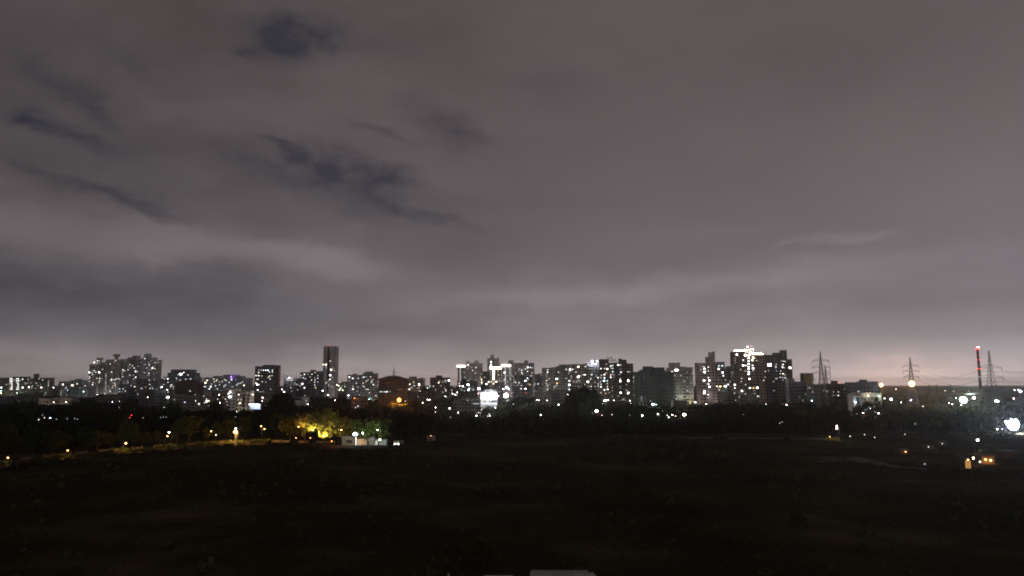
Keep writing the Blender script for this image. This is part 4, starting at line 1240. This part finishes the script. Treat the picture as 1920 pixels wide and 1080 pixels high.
# flood light bank at the right
fp = at(1898, 797, 430)
fb = empty('floodlight_bank', (fp.x, fp.y, 0), R(12))
for s in (-4.2, 4.2):
    MB().tube((s, .5, 0), (s, .5, fp.z + 3), .14, .1, 6).build('post', STEEL, fb)
for zz in (-1.7, .1, 1.8):
    MB().tube((-4.4, .4, fp.z + zz), (4.4, .4, fp.z + zz), .07).build('rail', STEEL, fb)
spots = [(-4.4, 1.9), (-3.5, 1.0)]
for (zr, w0, w1) in ((-2.1, -1.2, 2.2), (-.9, -2.6, 3.4), (.35, -3.3, 3.9), (1.6, -2.2, 3.4), (2.7, -.4, 2.4)):
    nl = max(2, int(round((w1 - w0) / 1.15)))
    spots += [(w0 + (w1 - w0) * q / (nl - 1), zr) for q in range(nl)]
for (a, b_) in spots:
    MB().box(a - .5, a + .5, .1, .45, fp.z + b_ - .5, fp.z + b_ + .5).build('lamp_housing', DARK, fb)
    MB().ball((a, -.25, fp.z + b_), .62, 8).build('lens', glow('b', 160, True), fb)
bulb_light(fb, (0, -1.5, fp.z), 'b', 12000, 1.2); bulb_light(fb, (0, 2.5, fp.z), 'b', 1200, 1.0)
tag(fb, 'dazzling blue-white bank of floodlights at the right edge', 'floodlight')
CLEAR.append((1878, 1925, 806, 430))

# ------------------------------------------------------------------ compound by the road: cabins, wall, truck
def cabin(px0, px1, pyt, pyb, label, m, door=None, roofm=None, wins_=(), stripes=False, lean=0.0, name='site_cabin', dep=3.5):
    g0 = ground((px0 + px1) / 2, pyb); D = g0.y
    root = empty(name, g0)
    s = D / F
    w = (px1 - px0) * s / 2; h = (pyb - pyt) * s
    MB().box(-w, w, 0, dep, 0, h).build('wall', m, root)
    rf = MB(); rf.v = [(-w - .25, -.3, h + lean), (w + .25, -.3, h + lean), (w + .25, dep + .3, h), (-w - .25, dep + .3, h), (-w - .25, -.3, h + lean + .14), (w + .25, -.3, h + lean + .14), (w + .25, dep + .3, h + .14), (-w - .25, dep + .3, h + .14)]
    rf.f = [(0, 3, 2, 1), (4, 5, 6, 7), (0, 1, 5, 4), (1, 2, 6, 5), (2, 3, 7, 6), (3, 0, 4, 7)]
    rf.build('roof', roofm or m, root)
    if door:
        a, b_, mm = door
        x0 = (a - (px0 + px1) / 2) * s; x1 = (b_ - (px0 + px1) / 2) * s
        d = MB().box(x0, x1, -.06, .0, 0.05, min(2.1, h * .85)).build('door', mm, root)
        MB().box(x1 - .2, x1 - .1, -.12, -.065, 1.0, 1.12).build('handle', STEEL, d)
    for (a, b_, y0, y1, mm) in wins_:
        x0 = (a - (px0 + px1) / 2) * s; x1 = (b_ - (px0 + px1) / 2) * s
        wd = MB().box(x0, x1, -.05, .0, (pyb - y1) * s, (pyb - y0) * s).build('window', mm, root)
        MB().box(x0 - .08, x1 + .08, -.12, -.055, (pyb - y1) * s - .1, (pyb - y1) * s - .01).build('sill', STEEL, wd)
    if stripes:
        for q in range(3):
            MB().box(-w * .05, w * .92, -.1, -.02, h * (.12 + .3 * q), h * (.24 + .3 * q)).build('plank', BRICK, root)
    tag(root, label, 'cabin' if name == 'site_cabin' else 'shack')
    CLEAR.append((px0, px1, pyb, D))
    return root


CABIN = mat('cabin_sheet', (.11, .105, .11), scale=.8)
cabin(641, 664, 819, 835.3, 'pale cabin with a dark barred window beside the brightest compound lamp', CABIN, wins_=[(649, 660, 825, 831, GLASS)])
cabin(670, 686, 824, 835.3, 'peach gatehouse with horizontal planks right of the white lamp', mat('peach', (.50, .33, .26)), stripes=True, dep=1.5)
cabin(687, 702, 820.5, 835.3, 'grey hut with a dark open doorway below the green-lit tree', CABIN, door=(688, 692, GLASS))
cabin(703.5, 724, 825, 835.3, 'low grey shed with a lamp on its front', SLATE, wins_=[(704, 708, 826.5, 834, PALE)])
cabin(801, 815, 818.5, 826, 'small isolated pinkish hut at the field edge', mat('peach', (.50, .33, .26)), door=(806.5, 809, BRICK), dep=2.5)
hl = ground(808, 827)
lamp(808, 817, 's', 'a', D=hl.y - 5, k=.8, what='dim amber lamp over the isolated pinkish hut')
# interior lamp for the pale cabin comes from the compound lamp; the wall lamp of the grey hut
def truck(px, pyb, label, rz, body, lights=None, L=6.0):
    g0 = ground(px, pyb)
    root = empty('truck', g0, rz)
    cb = MB().box(-L / 2, -L / 2 + 1.7, -1.1, 1.1, .6, 2.4).build('cab', body, root)
    MB().box(-L / 2 - .03, -L / 2 + .0, -.95, .95, 1.5, 2.2).build('windscreen', GLASS, cb)
    MB().box(-L / 2 + 1.85, L / 2, -1.15, 1.15, .9, 1.1).build('cargo_bed', DARK, root)
    for (a0, a1, b0, b1) in ((-L / 2 + 1.85, L / 2, -1.15, -1.08), (-L / 2 + 1.85, L / 2, 1.08, 1.15), (L / 2 - .07, L / 2, -1.07, 1.07)):
        MB().box(a0, a1, b0, b1, 1.105, 2.1).build('side_board', body, root)
    MB().box(-L / 2 + .2, L / 2 - .1, -.4, .4, .5, .75).build('chassis', DARK, root)
    for a in (-L / 2 + .9, L / 2 - 1.2):
        for b_ in (-1.05, .75):
            wl = MB().tube((a, b_, .48), (a, b_ + .3, .48), .48, .48, 14).build('wheel', mat('rubber', (.02, .02, .02)), root)
            MB().tube((a, b_ - .02, .48), (a, b_ + .32, .48), .22, .22, 10).build('rim', STEEL, wl)
    for b_ in (-.8, .8):
        if lights:
            bulb_light(root, (-L / 2 - .4, b_, .95), lights, 7, .1)
        MB().ball((-L / 2 - .05, b_, .95), .22, 8).build('headlight', glow(lights, 70, True) if lights else PALE, root)
    tag(root, label, 'truck')
    return root


truck(748, 835.5, 'truck with both headlamps on at the right end of the compound', R(78), DKBR, 'w')
truck(1562, 829, 'yellow parked truck under the pinkish lamp at the field edge', R(172), mat('yellow_paint', (.50, .38, .08)))
CLEAR.append((735, 762, 836, 330)); CLEAR.append((1545, 1580, 829, 380))

# gate post under the brightest lamp, its lamplight put in as a glowing face
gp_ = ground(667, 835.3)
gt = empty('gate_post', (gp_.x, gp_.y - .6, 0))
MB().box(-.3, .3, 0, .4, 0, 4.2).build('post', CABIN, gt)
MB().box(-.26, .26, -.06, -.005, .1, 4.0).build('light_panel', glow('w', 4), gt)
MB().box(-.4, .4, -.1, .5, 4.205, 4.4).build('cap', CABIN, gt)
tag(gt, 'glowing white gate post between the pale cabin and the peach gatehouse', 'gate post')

# dark wall in front of the compound
cw = empty('compound_wall', ground(700, 840))
DW = mat('dark_wall', (.035, .033, .032))
a_, b_ = ground(600, 840), ground(790, 840)
nn = 16
for q in range(nn):
    p0 = a_.lerp(b_, q / nn) - cw.location; p1 = a_.lerp(b_, (q + 1) / nn) - cw.location
    MB().box(p0.x + .12, p1.x - .12, -.1, .1, 0, 1.25).build('wall_panel', DW, cw)
    MB().box(p0.x - .11, p0.x + .11, -.14, .14, 0, 1.4).build('pillar', DW, cw)
tag(cw, 'dark low wall in front of the lit compound', 'wall')

# boundary wall with posts along the far side of the field
g0 = ground(1150, 821.5); g1 = ground(1560, 824)
dv = (g1 - g0); ln = dv.length; n = int(ln / 3.9)
fw = empty('boundary_fence', g0, math.atan2(dv.y, dv.x))
FEN = mat('fence_concrete', (.11, .11, .11))
pm_ = MB().box(-.12, .12, -.12, .12, 0, 2.3).mesh('post', FEN)
for q in range(n + 1):
    link('post', pm_, fw).location = (q * 3.9, 0, 0)
pn = MB().box(.15, 3.75, -.08, .08, 0, .7).mesh('wall_panel', FEN)
for q in range(n):
    if q not in (13, 14, 22) and q > 8:
        link('wall_panel', pn, fw).location = (q * 3.9, 0, 0)
for zz in (1.2, 1.7, 2.2):
    MB().tube((0, 0, zz), (n * 3.9, 0, zz), .02, None, 4).build('wire', STEEL, fw)
tag(fw, 'long pale boundary wall with evenly spaced posts across the field edge', 'fence')
# low compound wall along the road on the left, lit in patches by the street lamps
rp = [ground(x, y) for (x, y) in [(0, 871), (100, 859), (200, 849), (300, 840.5), (400, 833.5), (500, 830.5), (636, 833)]]
wl_ = empty('roadside_wall', rp[0])
RW = mat('roadside_plaster', (.13, .10, .075), scale=.6, noise=.5)
k_ = 0
for a, b_ in zip(rp[:-1], rp[1:]):
    d = b_ - a; L_ = d.length; nn = max(1, int(L_ / 4.5))
    ang = math.atan2(d.y, d.x)
    for q in range(nn):
        s0 = a + d * (q / nn) - rp[0]
        off = Vector((-math.sin(ang), math.cos(ang), 0)) * 5.2
        po = MB().box(-.18, .18, -.18, .18, 0, 1.3).build('pillar', RW, wl_); po.location = s0 + off; po.rotation_euler = (0, 0, ang)
        if k_ % 5 in (0, 1, 3):
            pp = MB().box(.2, L_ / nn - .2, -.09, .09, 0, .95).build('wall_panel', RW, wl_); pp.location = s0 + off; pp.rotation_euler = (0, 0, ang)
        k_ += 1
tag(wl_, 'low broken roadside wall lit amber by the street lamps', 'wall')

# ------------------------------------------------------------------ shacks on the right of the field
TARP = mat('tarpaulin', (.07, .055, .045), scale=.8)
DPALE = mat('grey_tarpaulin', (.09, .09, .085), scale=.8)
sh = cabin(1809, 1821, 861, 880, 'narrow shack with a glowing orange open doorway', TARP, name='shack', lean=.2, wins_=[(1811, 1820.5, 864, 878, glow('a', .5))])
cabin(1842, 1866, 856, 870, 'wide shack with an amber lamp on its right front', mat('mud_wall', (.17, .11, .07)), name='shack', lean=.3)
cabin(1688, 1704, 843, 851, 'brownish tarpaulin shack on the left of the hamlet', mat('mud_wall', (.17, .11, .07)), name='shack', lean=.2)
cabin(1737, 1752, 836, 843, 'pale tarpaulin shack behind the brownish one', DPALE, name='shack', lean=.2)
cabin(1760, 1776, 829, 836, 'farthest pale shack along the hamlet track', DPALE, name='shack', lean=.2)
cabin(1730, 1742, 866, 874, 'small pale tent-like shack in front of the hamlet', DPALE, name='shack', lean=.3)
cabin(1880, 1905, 847, 860, 'dim mud shack near the right edge', mat('mud_wall', (.17, .11, .07)), name='shack', lean=.2)


def wall_bulb(px, py, D, cn, s, label, r=.22):
    p = at(px, py, D)
    root = empty('pole_bulb', (p.x, p.y, 0))
    MB().tube((0, .25, 0), (0, .25, p.z + .3), .06, .05, 6).build('pole', BARK, root)
    MB().tube((0, .25, p.z + .28), (0, 0, p.z + .25), .03).build('arm', BARK, root)
    MB().ball((0, 0, p.z), r, 8).build('bulb', glow(cn, s, True), root)
    bulb_light(root, (0, -.1, p.z - r - .12), cn, s * math.pi * r * r, .08)
    tag(root, label, 'lamp', 'bulbs of the hamlet on the right')
    CLEAR.append((px - 3, px + 3, py + 3, D))


gD = lambda px, py: ground(px, py).y
wall_bulb(1857.5, 863, gD(1855, 870) - 1.2, 'a', 45, 'brightest amber bulb in front of the wide shack', .32)
wall_bulb(1848, 861.5, gD(1855, 870) - 1.0, 'a', 40, 'amber bulb at the middle of the wide shack front', .25)
wall_bulb(1825, 859, gD(1825, 872), 'y', 40, 'pale yellow bulb between the orange doorway and the wide shack', .26)
wall_bulb(1837.5, 866, gD(1837, 874), 'y', 12, 'small dim bulb left of the wide shack')
wall_bulb(1815, 862, gD(1815, 880) - 1.5, 'a', 14, 'small amber bulb above the glowing doorway', .18)
wall_bulb(1698, 847, gD(1698, 851) - 1.0, 'a', 14, 'amber bulb on the brownish shack', .16)
wall_bulb(1741, 838, gD(1741, 843) - 1.0, 'y', 5, 'yellowish bulb on the pale shack behind', .16)
wall_bulb(1767, 832, gD(1767, 836) - 1.0, 'y', 5, 'bulb on the farthest pale shack', .16)
wall_bulb(1734, 870, gD(1734, 875) - .8, 'w', 2.5, 'faint white bulb at the small tent-like shack', .14)
wall_bulb(1594, 818, gD(1594, 826), 'y', 4, 'small yellow bulb right of the yellow truck', .2)
wall_bulb(1621, 815, gD(1621, 826), 'y', 4, 'upper yellow bulb along the field edge right of the truck', .2)
wall_bulb(1640, 820, gD(1641, 828), 'y', 3, 'lowest yellow bulb along the field edge right of the truck', .2)
wall_bulb(1697, 814.5, gD(1697, 823), 'w', 3, 'white bulb at the left end of the hamlet track', .18)
wall_bulb(1556, 819, gD(1556, 829) - 4, 'e', 30, 'yellow bulb lighting the parked truck', .16)

# ------------------------------------------------------------------ the low roof right below the balcony
nr = empty('neighbour_building', (0, 30, 0))
MB().box(-7, 6, 1, 12, 0, 16.2).build('wall', CONC, nr)
s = 30.5 / F
zz = zat(1073.8, 31.05)
MB().box((996 - 960) * s, (1103 - 960) * s, .9, 2.0, 16.2, zz - .13).build('stair_room', CONC, nr)
LG = mat('light_concrete', (.42, .40, .40), scale=2.5, noise=.4)
yb = .45
for (a, b_, dz) in ((993, 1068, .0), (1069, 1109, .012)):
    x0, x1 = (a - 960) * s, (b_ - 960) * s
    sl = MB(); sl.v = [(x0, yb - .6, zz - .12), (x1 + (.12 if b_ > 1100 else 0), yb - .6, zz - .12), (x1, yb + .6, zz - .12), (x0, yb + .6, zz - .12), (x0, yb - .6, zz + dz), (x1 + (.12 if b_ > 1100 else 0), yb - .6, zz + dz), (x1, yb + .6, zz + dz), (x0, yb + .6, zz + dz)]
    sl.f = [(0, 3, 2, 1), (4, 5, 6, 7), (0, 1, 5, 4), (1, 2, 6, 5), (2, 3, 7, 6), (3, 0, 4, 7)]
    sl.build('roof_slab', LG, nr)
z2 = zat(1078.3, 31.0)
MB().box((909 - 960) * s, (962 - 960) * s, -.1, 1.0, z2 - .12, z2).build('roof_slab', LG, nr)
MB().box((915 - 960) * s, (958 - 960) * s, .1, .9, 16.2, z2 - .13).build('parapet_pier', CONC, nr)
MB().tube(((843 - 960) * s, 1.2, 16.2), ((843 - 960) * s, 1.2, zat(1075, 31.2)), .03).build('vent_pipe', PALE, nr)
tag(nr, 'pale roof slabs of the neighbouring building at the bottom edge', 'building')


# ------------------------------------------------------------------ trees
def ptree(px, D, ytop, wide, var, lm, label, group=None):
    p = at(px, HOR, D); h = zat(ytop, D)
    return tree(p.x, p.y, h, wide, var, lm, label, group)


def rowlab(i, n, what):
    o = ['first', 'second', 'third', 'fourth', 'fifth', 'sixth', 'seventh', 'eighth', 'ninth', 'tenth', 'eleventh', 'twelfth', 'thirteenth', 'fourteenth',
         'fifteenth', 'sixteenth', 'seventeenth', 'eighteenth', 'nineteenth', 'twentieth']
    return '%s from the left %s' % (o[i] if i < 20 else 'number %d' % (i + 1), what)


YLEAF = leaf_mat('leaf_yellow', (.13, .125, .040), .4)
ptree(612, 352, 768, .95, 0, YLEAF, 'big spreading tree lit bright yellow beside the compound')
ptree(575, 356, 775, .85, 1, YLEAF, 'darker amber-lit tree left of the bright yellow tree')
ptree(645, 356, 784, .8, 2, YLEAF, 'small yellow-lit tree behind the pale cabin')
ptree(548, 362, 779, .8, 3, LEAF2, 'dim olive tree at the left end of the yellow trees')
ptree(685, 347, 789, .85, 4, LEAF, 'tree lit vivid green behind the gatehouse')
ptree(712, 346, 783, 1.0, 5, LEAF, 'dark tree with a few lit green leaves above the low shed')
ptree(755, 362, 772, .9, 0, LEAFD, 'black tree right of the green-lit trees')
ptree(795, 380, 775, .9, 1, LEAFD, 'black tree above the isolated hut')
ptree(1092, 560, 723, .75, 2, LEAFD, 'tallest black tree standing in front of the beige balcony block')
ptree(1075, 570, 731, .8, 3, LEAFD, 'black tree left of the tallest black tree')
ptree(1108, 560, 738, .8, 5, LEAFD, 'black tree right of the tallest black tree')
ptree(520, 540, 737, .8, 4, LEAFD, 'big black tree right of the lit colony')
ptree(533, 545, 741, .7, 0, LEAFD, 'smaller black tree beside the big black colony tree')
ptree(330, 520, 762, 1.1, 1, LEAF, 'black tree under the green-lit foliage of the colony')
ptree(322, 560, 754, .9, 2, LEAF, 'green-lit treetop left of the colony houses')
ptree(408, 560, 752, .8, 3, LEAF, 'vivid green-lit treetop in the middle of the colony')
ptree(500, 560, 752, .8, 5, LEAF, 'pale green-lit treetop right of the blue-white canopy')
ptree(57, 520, 752, .9, 4, LEAF, 'green-lit tree under the lamp at far left')
ptree(700, 520, 757, .8, 2, LEAF, 'dim teal-lit treetop left of the orange lamp')
ptree(945, 560, 760, .9, 3, LEAF, 'green-lit tree below the round white lamp')
ptree(1745, 420, 785, 1.0, 1, LEAF, 'faintly green-lit tree left of the third pylon')
ptree(1803, 470, 762, .7, 4, LEAF, 'pale lit treetop under the dazzling greenish light')
ptree(1497, 450, 768, .9, 5, LEAF2, 'dim amber-lit tree at the right end of the black wood')
ptree(1520, 455, 775, .9, 0, LEAF2, 'second amber-lit tree at the right end of the black wood')
ptree(1248, 520, 762, .8, 1, LEAF, 'green-lit tree beside the lamp under the cream block')
ptree(800, 935, 726, .9, 3, LEAFD, 'round black treetop between beige block and maroon block')
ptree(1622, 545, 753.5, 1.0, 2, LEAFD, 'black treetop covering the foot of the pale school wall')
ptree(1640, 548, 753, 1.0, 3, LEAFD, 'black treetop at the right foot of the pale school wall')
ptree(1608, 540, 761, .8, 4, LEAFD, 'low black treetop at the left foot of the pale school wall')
ptree(735, 648, 755, 1.0, 1, LEAF, 'orange-tinted treetop just left of the huge orange lamp')
ptree(758, 650, 756, 1.0, 5, LEAF, 'orange-tinted treetop just right of the huge orange lamp')
ptree(747, 640, 760, 1.0, 0, LEAF, 'treetop right below the huge orange lamp')
row = []
for q in range(20):
    f = q / 19.0
    px = -10 + 540 * f + random.uniform(-9, 9)
    yg = np.interp(px, [p[0] for p in ROAD_PX], [p[1] for p in ROAD_PX]) - 7
    gp = ground(px, yg)
    row.append((px, gp.y + random.uniform(6, 14)))
row.sort()
for q, (px, D) in enumerate(row):
    h = random.uniform(6, 13)
    p = at(px, HOR, D)
    tree(p.x, p.y, h, random.uniform(.6, 1.15), q % 6, LEAF2 if q % 3 else LEAF, 'roadside tree, ' + rowlab(q, 20, 'in the row along the amber-lit road'), 'trees along the road on the left')

# roadside bushes
hx = []
for q in range(16):
    px = 10 + q * 33 + random.uniform(-8, 8)
    yg = np.interp(px, [p[0] for p in ROAD_PX], [p[1] for p in ROAD_PX]) - 3.5
    gp = ground(px, yg)
    rg = np.random.default_rng(500 + q)
    V = leaf_cloud(160, [(rg.uniform(-1.6, 1.6), rg.uniform(-.6, .6), rg.uniform(.5, 1.0), .9, .8, .6) for _ in range(5)], .28, rg)
    o = link('bush', grid_mesh('bush', LEAF2 if q % 2 else LEAF, V, quads(len(V)))); o.location = gp
    tag(o, 'leafy roadside bush, ' + rowlab(q, 16, 'along the amber-lit road'), 'bush', 'bushes along the road on the left')

lit_px = sorted([(l['px'], l['D']) for l in LAMPS if l['py'] > 796 and l['px'] < 520])
for q, (lx, lD) in enumerate(lit_px):
    rg = np.random.default_rng(700 + q)
    for j in range(2):
        V = leaf_cloud(220, [(rg.uniform(-2.2, 2.2), rg.uniform(-.6, .6), rg.uniform(.6, 1.5), .9, .8, .7) for _ in range(6)], .26, rg)
        o = link('bush', grid_mesh('bush', LEAF2 if q % 2 else LEAF, V, quads(len(V))))
        p = at(lx + (-9 if j == 0 else 10) + rg.uniform(-3, 3), HOR, lD + rg.uniform(3, 5)); o.location = (p.x, p.y, 0)
        tag(o, 'amber-lit bush %s of the road lamp, %s' % ('left' if j == 0 else 'right', rowlab(q, 20, 'along the road').replace('from the left', 'lamp from left')), 'bush', 'bushes lit by the road lamps')

# the dark wood between the field and the city, one mass
def build_wood():
    rng = np.random.default_rng(11)
    cap_x = [-60, 0, 160, 300, 500, 520, 600, 650, 700, 760, 800, 860, 1000, 1060, 1112, 1180, 1300, 1400, 1480, 1500, 1600, 1650, 1700, 1800, 1900, 1990]
    cap_y = [734, 734, 740, 746, 748, 742, 736, 743, 748, 745, 740, 742, 742, 740, 745, 752, 753, 752, 746, 738, 752, 745, 737, 738, 734, 734]
    lobs = [crown_lobes(np.random.default_rng(900 + i), 7) for i in range(8)]
    unit = [leaf_cloud(90, lobs[i], .105, np.random.default_rng(950 + i)) for i in range(8)]
    parts = []
    foot = []
    for B in BLD:
        for r in B['rec']:
            foot.append((B['b0'].x, B['b0'].y, B['ca'], B['sa'], r['x0'] - 3, r['x1'] + 3, r['y'] - 3, r['y'] + r['d'] + 3))
    foot = np.array(foot)
    n = 0
    while n < 5200:
        D = math.sqrt(rng.uniform(300 ** 2, 1000 ** 2)); px = rng.uniform(-60, 1985)
        near = np.interp(px, [0, 120, 300, 520, 540, 600, 780, 830, 1150, 1560, 1640, 1700, 1800, 1990], [300, 325, 365, 385, 380, 375, 372, 400, 405, 402, 405, 420, 395, 340])
        if D < near:
            continue
        p = at(px, HOR, D)
        lx = foot[:, 2] * (p.x - foot[:, 0]) + foot[:, 3] * (p.y - foot[:, 1]); ly = -foot[:, 3] * (p.x - foot[:, 0]) + foot[:, 2] * (p.y - foot[:, 1])
        if np.any((lx > foot[:, 4]) & (lx < foot[:, 5]) & (ly > foot[:, 6]) & (ly < foot[:, 7])):
            continue
        h = rng.uniform(8, 13.5)
        hmax = zat(np.interp(px, cap_x, cap_y) + rng.uniform(0, 4), D)
        rpx = h * .38 / D * F
        for (a, b_, row_, Dc) in CLEAR:
            if D < Dc + 2 and px + rpx > a and px - rpx < b_:
                hmax = min(hmax, zat(row_ + 1.0, D))
        h = min(h, hmax)
        if h < 2.2:
            n += 1
            continue
        V = unit[int(rng.integers(8))]
        a = rng.uniform(0, 6.28); w = max(h, 6.5) * rng.uniform(.75, 1.0)
        M = np.array([[math.cos(a) * w, -math.sin(a) * w, 0], [math.sin(a) * w, math.cos(a) * w, 0], [0, 0, h]])
        W = V @ M.T + np.array([p.x, p.y, 0])
        W[:, 2] = np.where(W[:, 2] < .6 * h, W[:, 2] - .25 * h, W[:, 2])
        parts.append(W)
        n += 1
    V = np.concatenate(parts)
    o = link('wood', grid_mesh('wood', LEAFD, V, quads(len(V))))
    tag(o, 'dark wood of treetops between the field and the city', 'wood', kind='stuff')


build_wood()


def build_scrub():
    rng = np.random.default_rng(21)
    parts = []
    n = 0
    while n < 5200:
        D = math.sqrt(rng.uniform(70 ** 2, 385 ** 2)); px = rng.uniform(-40, 1960)
        p = at(px, HOR, D)
        if D > np.interp(px, [0, 130, 330, 520, 860, 1150, 1560, 1990], [240, 268, 310, 330, 335, 380, 370, 330]):
            n += 1; continue
        s = rng.uniform(.3, 1.0) * (2.2 if rng.uniform() < .06 else 1)
        V = leaf_cloud(16, [(0, 0, .45, .6, .6, .45)], .34, rng) * s + np.array([p.x, p.y, 0])
        V[:, 2] = np.maximum(V[:, 2], .03)
        parts.append(V); n += 1
    V = np.concatenate(parts)
    o = link('scrub', grid_mesh('scrub', leaf_mat('leaf_dry', (.095, .088, .036), .2), V, quads(len(V))))
    tag(o, 'dry scrub and low bushes over the dark field', 'scrub', kind='stuff')


build_scrub()


def build_verge():
    rng = np.random.default_rng(33)
    parts = []
    for a_, b_ in zip(ROAD[:-1], ROAD[1:]):
        d = b_ - a_; nrm = Vector((d.y, -d.x, 0)).normalized()
        if nrm.y > 0:
            nrm = -nrm
        for q in range(int(d.length * 2.2)):
            p = a_ + d * rng.uniform() + nrm * (2.6 + abs(rng.normal()) * 1.6)
            sc = rng.uniform(.5, 1.5)
            V = leaf_cloud(14, [(0, 0, .4, .6, .6, .45)], .3, rng) * sc + np.array([p.x, p.y, 0]); V[:, 2] = np.maximum(V[:, 2], .03)
            parts.append(V)
    V = np.concatenate(parts)
    tag(link('verge_grass', grid_mesh('verge_grass', leaf_mat('leaf_verge', (.035, .034, .016), .1), V, quads(len(V)))), 'rough dark grass along the field side of the road', 'grass', kind='stuff')


build_verge()
SAP = [(905, 1058, 4.0, 86), (1215, 940, 3.0, 150), (1180, 905, 3.5, 180), (250, 960, 3, 135), (1500, 985, 3, 125)]
for q, (px, py, h, _) in enumerate(SAP):
    gp = ground(px, py)
    tree(gp.x, gp.y, h, 1.3, q % 6, LEAF2, ['lone dark sapling near the bottom centre of the field', 'dark shrub-like tree in the middle right of the field',
         'small dark tree in the far middle of the field', 'dark small tree on the left of the field', 'dark small tree on the right of the field'][q], 'small trees in the dark field')

# ------------------------------------------------------------------ lamp labels
LAND = [(-50, 'far-left slab'), (100, 'low pale block'), (165, 'four-tower cluster'), (297, 'stepped block'), (378, 'purple-lit roof'),
        (472, 'dark striped tower'), (530, 'long low block'), (602, 'tallest tower'), (648, 'pale corner-lit block'), (705, 'brown hall'),
        (764, 'twin-balcony block'), (802, 'maroon block'), (850, 'twin-room dark block'), (900, 'glowing white building'), (942, 'crown-lit tower'), (1000, 'grey-green slab'),
        (1073, 'beige balcony block'), (1124, 'rooftop letters'), (1189, 'dark netted block'), (1250, 'cream block'), (1305, 'pinkish tower'),
        (1375, 'bright-roofed tower'), (1440, 'dark end tower'), (1495, 'first pylon'), (1596, 'pale school wall'), (1655, 'amber mast lights'), (1720, 'thin poles'), (1790, 'striped chimney'), (1850, 'nearest pylon')]
CN = {'w': 'white', 'c': 'cool white', 'y': 'warm yellow', 'a': 'amber', 'o': 'orange', 'r': 'red', 'g': 'greenish white', 'b': 'blue-white', 'p': 'purple', 't': 'cyan', 'k': 'pinkish', 'e': 'yellow'}
SZ = {'t': 'tiny', 's': 'small', 'm': 'medium', 'l': 'large', 'xl': 'bright', 'xxl': 'brilliant', 'xxxl': 'dazzling'}
buck = {}
for l in LAMPS:
    l['land'] = [n for (x, n) in LAND if x <= l['px']][-1]
    road = l['py'] > 796 and l['px'] < 560
    comp = l['py'] > 796 and 560 <= l['px'] < 800
    where = 'along the amber-lit road' if road else 'around the roadside compound' if comp else ('in the wood below the ' if l['py'] > 757 else 'at the foot of the ') + l['land']
    l['key'] = (SZ[l['size']] + ' ' + CN[l['cn']], where)
    buck.setdefault(l['key'], []).append(l)
ORD = ['first', 'second', 'third', 'fourth', 'fifth', 'sixth', 'seventh', 'eighth', 'ninth', 'tenth', 'eleventh', 'twelfth']
for (cname, where), ls in buck.items():
    ls.sort(key=lambda q: q['px'])
    for i, l in enumerate(ls):
        if l['what']:
            lb = l['what']
        elif len(ls) == 1:
            lb = '%s lamp %s' % (cname, where)
        else:
            lb = '%s lamp, %s from left, %s' % (cname, ORD[i], where)
        tag(l['o'], lb, 'lamp', 'street and yard lamps of the city')

# ------------------------------------------------------------------ night haze
hz = MB().box(-S_ - 400, S_ + 400, -700, S_ + 400, -1.0, 130.0)
me = bpy.data.materials.new('haze_air'); me.use_nodes = True
nt = me.node_tree; nt.nodes.clear()
pv = nt.nodes.new('ShaderNodeVolumePrincipled'); pv.inputs['Color'].default_value = (.97, .97, .98, 1); pv.inputs['Density'].default_value = 6.5e-5
pv.inputs['Anisotropy'].default_value = .78
ou = nt.nodes.new('ShaderNodeOutputMaterial'); nt.links.new(pv.outputs[0], ou.inputs['Volume'])
o = hz.build('haze', me)
tag(o, 'thin city haze over field and skyline', 'haze', kind='stuff')
bpy.context.view_layer.update()
print('LIT WITHOUT WALL', WARN, 'lamps', len(LAMPS), 'buildings', len(BLD))
